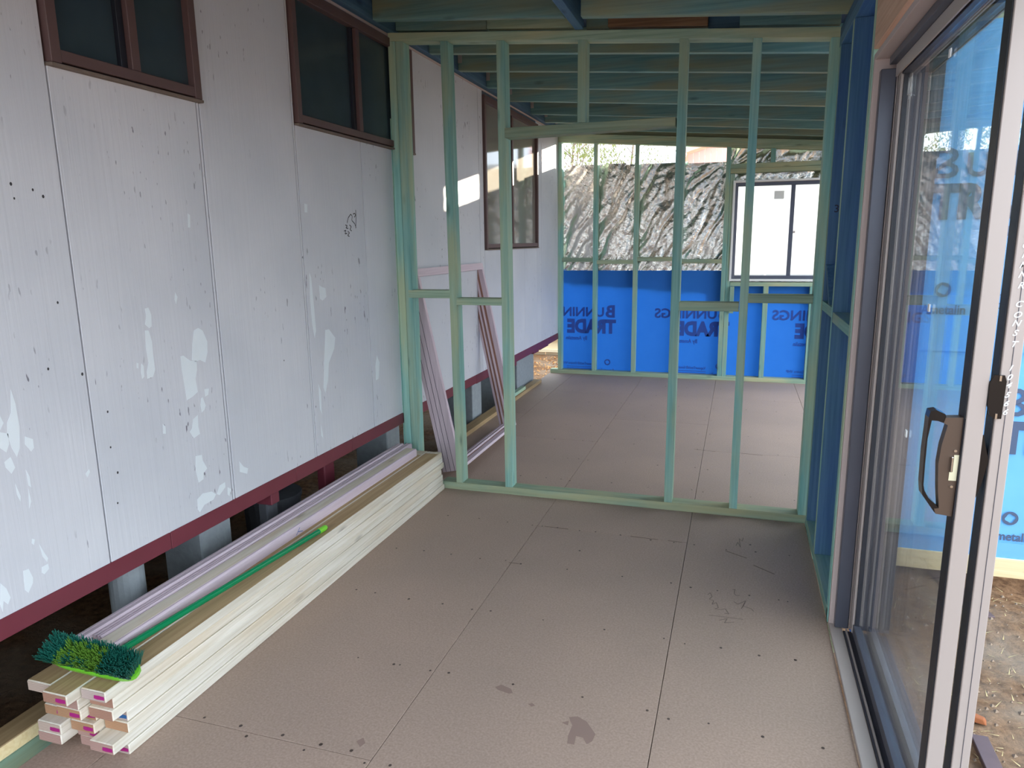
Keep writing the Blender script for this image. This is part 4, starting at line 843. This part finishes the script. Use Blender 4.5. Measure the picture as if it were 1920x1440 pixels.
for k, (d0, d1) in enumerate(((0.018, 0.034), (0.050, 0.064), (0.080, 0.096))):
    fpiece('groove', yB - th - 0.0012, yB - th - 0.0002, th, HL - th, d0, d1, PRIMEBR, jf)
    fpiece('groove', yA - 0.001, yA - 0.0002, 0.0, HL, d0 + 0.006, d0 + 0.009, ALUN, jn)
    fpiece('groove', yA + th, yB - th, th + 0.0002, th + 0.0012, d0, d0 + 0.010, PRIMEBR, sl)
fpiece('stop_bead', yA + th, yB - th, th + 0.0002, th + 0.013, 0.036, 0.048, PRIMED); fpiece('stop_bead', yA + th, yB - th, th + 0.0002, th + 0.013, 0.066, 0.078, PRIMED)
fpiece('stop_bead', yB - th - 0.013, yB - th - 0.0002, th + 0.014, HL - th, 0.036, 0.048, PRIMEDZ); fpiece('stop_bead', yB - th - 0.013, yB - th - 0.0002, th + 0.014, HL - th, 0.066, 0.078, PRIMEDZ)
fpiece('face_lip', yA - 0.004, yB + 0.004, HL - 0.050, HL, RD + 0.0003, RD + 0.012, PRIMED); fpiece('face_lip', yA - 0.004, yB + 0.004, 0.0, 0.019, RD + 0.0003, RD + 0.010, PRIMED)
fpiece('face_lip', yA - 0.004, yA + 0.024, 0.020, HL - 0.051, RD + 0.0003, RD + 0.010, PRIMEDZ); fpiece('face_lip', yB - 0.024, yB + 0.004, 0.020, HL - 0.051, RD + 0.0003, RD + 0.010, PRIMEDZ)

# ------------------------------------------------------------------ outside
def bar(name, p0, p1, w, t, mat, label, cat):
    p0, p1 = Vector(p0), Vector(p1); d = (p1 - p0).normalized(); s = Vector((-d.y, d.x, 0)).normalized() * w / 2; u = Vector((0, 0, t))
    return hexa(name, [tuple(p0 - s), tuple(p0 + s), tuple(p1 + s), tuple(p1 - s), tuple(p0 - s + u), tuple(p0 + s + u), tuple(p1 + s + u), tuple(p1 - s + u)], mat, None, 0.002, label=label, cat=cat)
bar('steel_flat', (0.905, 2.66, -0.285), (0.90, 2.15, -0.285), 0.055, 0.022, STEELB, 'flat rusty steel bar on the dirt, lowest in view', 'bar')
bar('steel_flat', (1.17, 3.56, -0.27), (1.06, 3.95, -0.235), 0.10, 0.025, STEELB, 'rusty steel plate half hidden behind the door stile', 'bar')
hexa('rusty_scrap', [(0.85, 2.79, -0.290), (0.96, 2.76, -0.290), (0.97, 2.80, -0.290), (0.86, 2.86, -0.290), (0.86, 2.80, -0.265), (0.95, 2.77, -0.272), (0.96, 2.79, -0.272), (0.87, 2.84, -0.265)], plain('orange_rust', lin((150, 88, 52)), 0.9, vary=0.3, scale=30), None, 0.003, label='orange rusty scrap on the pale patch of dirt', cat='scrap')
# dry grass, twigs and pebbles on the dirt
V = []; Fc = []
for i in range(700):
    x, y = random.uniform(0.7, 2.2), random.uniform(2.2, 3.85); a = random.uniform(0, 6.28); l = random.uniform(0.01, 0.045); w_ = random.uniform(0.001, 0.003)
    z = GZ + 0.022 * noise.noise((x * 4, y * 4, 1.0)) + 0.016 * noise.noise((x * 13, y * 13, 4.0)) + max(0, (y - 3.2)) * 0.10 + 0.003
    dx, dy = math.cos(a) * l, math.sin(a) * l; k = len(V); px, py = -math.sin(a) * w_, math.cos(a) * w_
    V += [(x - px, y - py, z), (x + px, y + py, z), (x + dx, y + dy, z + random.uniform(0, 0.02))]; Fc.append((k, k + 1, k + 2))
link('dry_straw', V, Fc, plain('straw', lin((205, 182, 130)), 0.8), GROUND, label='dry straw and twigs scattered over the dirt', kind='stuff')
V = []; Fc = []
for i in range(500):
    x, y = random.uniform(0.7, 2.2), random.uniform(2.2, 3.85); r_ = random.uniform(0.004, 0.012)
    z = GZ + 0.022 * noise.noise((x * 4, y * 4, 1.0)) + 0.016 * noise.noise((x * 13, y * 13, 4.0)) + max(0, (y - 3.2)) * 0.10
    k = len(V); V += [(x + r_, y, z), (x - r_ * 0.6, y + r_, z), (x - r_ * 0.6, y - r_, z), (x, y, z + r_)]; Fc += [(k, k + 1, k + 3), (k + 1, k + 2, k + 3), (k + 2, k, k + 3)]
link('pebbles', V, Fc, plain('pebble', lin((150, 128, 108)), 0.9, vary=0.3, scale=20), GROUND, label='small stones and clods scattered over the dirt', kind='stuff')
# fallen leaves in the sun beyond the crawl space
V = []; Fc = []
for i in range(1600):
    x, y = random.uniform(-5.2, -2.2), random.uniform(7.6, 10.6); a = random.uniform(0, 6.28); l = random.uniform(0.02, 0.05); k = len(V); z = GZ + random.uniform(0.004, 0.03)
    V += [(x, y, z), (x + l * math.cos(a), y + l * math.sin(a), z + random.uniform(0, 0.03)), (x + l * math.cos(a + 0.7), y + l * math.sin(a + 0.7), z + random.uniform(0, 0.03))]; Fc.append((k, k + 1, k + 2))
link('fallen_leaves', V, Fc, plain('dry_leaf', lin((210, 150, 84)), 0.7, vary=0.3, scale=4), GROUND, label='sunlit dry leaves on the ground beyond the crawl space', kind='stuff')
# cream sheet fence behind
fe = empty('fence', (-4.0, 11.0, GZ), label='cream steel panel fence beyond the far end of the house', cat='fence')
for i in range(26):
    x = -7.0 + 0.24 * i
    box('fence_panel', (x, x + 0.235), (11.0, 11.012 + 0.008 * (i % 2)), (GZ, 0.95), CREAMW, fe, 0.002)
for z in (-0.02, -0.22, -0.50, 0.90): box('fence_rail', (-7.0, -0.76), (10.95, 10.999), (z - 0.03, z + 0.02), CREAMW, fe, 0.003)
# grey sleepers and cream neighbour wall seen through the far window
sl_ = empty('sleeper_wall', (1.2, 11.8, GZ), label='grey concrete sleepers seen low through the far window', cat='retaining wall')
for i in range(5):
    for j in range(3):
        box('sleeper', (-0.55 + 0.95 * i, 0.37 + 0.95 * i), (11.8, 11.88), (GZ + 0.42 * j, GZ + 0.42 * (j + 1) - 0.008), GREYBL, sl_, 0.006)
nw = empty('cream_house', (5, 12, GZ), label='cream rendered neighbour house filling the far window, with added sun-blocking wall', cat='house')
box('low_wall', (-0.15, 2.2), (12.0, 12.2), (GZ, 2.72), HOUSEW, nw, 0.01); box('low_eave', (-0.2, 2.2), (11.96, 12.3), (2.72, 2.80), WHITEP, nw, 0.01)
box('sun_block_wall', (2.2, 15.0), (12.0, 12.2), (GZ, 4.9), HOUSEW, nw, 0.01); box('sun_block_eave', (2.15, 15.2), (11.8, 12.4), (4.9, 5.05), WHITEP, nw, 0.01)  # tall unseen part, added to keep the sun out of the far room
# pink shed
sh = empty('pink_shed', (-0.5, 13.2, GZ), label='pink metal shed with ribbed cladding above the foil', cat='shed')
def shed_top(x): return 2.96 + 0.30 * (x + 0.93)
for i in range(8):
    x0 = -0.93 + 0.095 * i; x1 = x0 + 0.092
    hexa('cladding_panel', [(x0, 13.0, GZ), (x1, 13.0, GZ), (x1, 13.03 , GZ), (x0, 13.03, GZ), (x0, 13.0, shed_top(x0) - 0.04), (x1, 13.0, shed_top(x1) - 0.04), (x1, 13.03, shed_top(x1) - 0.04), (x0, 13.03, shed_top(x0) - 0.04)], PINKW, sh, 0.004)
hexa('shed_roof', [(-1.05, 12.9, 2.92), (-0.1, 12.9, 3.205), (-0.1, 14.2, 3.205), (-1.05, 14.2, 2.92), (-1.05, 12.9, 3.00), (-0.1, 12.9, 3.285), (-0.1, 14.2, 3.285), (-1.05, 14.2, 3.00)], PINKR, sh, 0.004)
box('shed_gutter', (-1.12, -0.95), (12.85, 12.99), (2.86, 2.94), PINKR, sh, 0.003)
# sparse trees against the sky
def tree(x, y, h, seed, label):
    rnd = random.Random(seed); t = empty('gum_tree', (x, y, GZ), label=label, cat='tree', group='sparse trees beyond the far wall')
    tube('trunk', [(x, y, GZ), (x + 0.1, y, h * 0.35), (x - 0.05, y + 0.1, h * 0.6), (x + 0.15, y, h)], [0.07, 0.05, 0.035, 0.01], TREEB, t, n=8)
    LV = []; LF = []; ends = []
    for i in range(16):
        a = rnd.uniform(0, 6.28); z0 = h * rnd.uniform(0.30, 0.85); l = rnd.uniform(0.7, 1.7)
        p0 = Vector((x + 0.05, y, z0)); p1 = p0 + Vector((math.cos(a) * l * 0.5, math.sin(a) * l * 0.5, l * 0.45)); p2 = p0 + Vector((math.cos(a) * l, math.sin(a) * l, l * 0.8))
        tube('branch', [p0, p1, p2], [0.014, 0.009, 0.004], TREEB, t, n=6); ends += [p1, p2, (p1 + p2) / 2]
    for p in ends:
        for k in range(70):
            c = p + Vector((rnd.gauss(0, 0.22), rnd.gauss(0, 0.22), rnd.gauss(0, 0.20))); s = rnd.uniform(0.025, 0.06); a = rnd.uniform(0, 6.28); n0 = len(LV)
            LV += [tuple(c), tuple(c + Vector((math.cos(a) * s, math.sin(a) * s, -s * 1.3))), tuple(c + Vector((math.cos(a) * s * 0.3, math.sin(a) * s * 0.3 + 0.008, -s * 1.5)))]; LF.append((n0, n0 + 1, n0 + 2))
    link('foliage', LV, LF, LEAF, t, kind='stuff')
tree(-3.55, 15.6, 4.6, 3, 'sparse gum tree showing left above the foil, beside the house wall')
tree(-3.0, 20.5, 5.0, 11, 'sparse gum tree showing above the foil, second from the house wall')
bpy.context.view_layer.update()
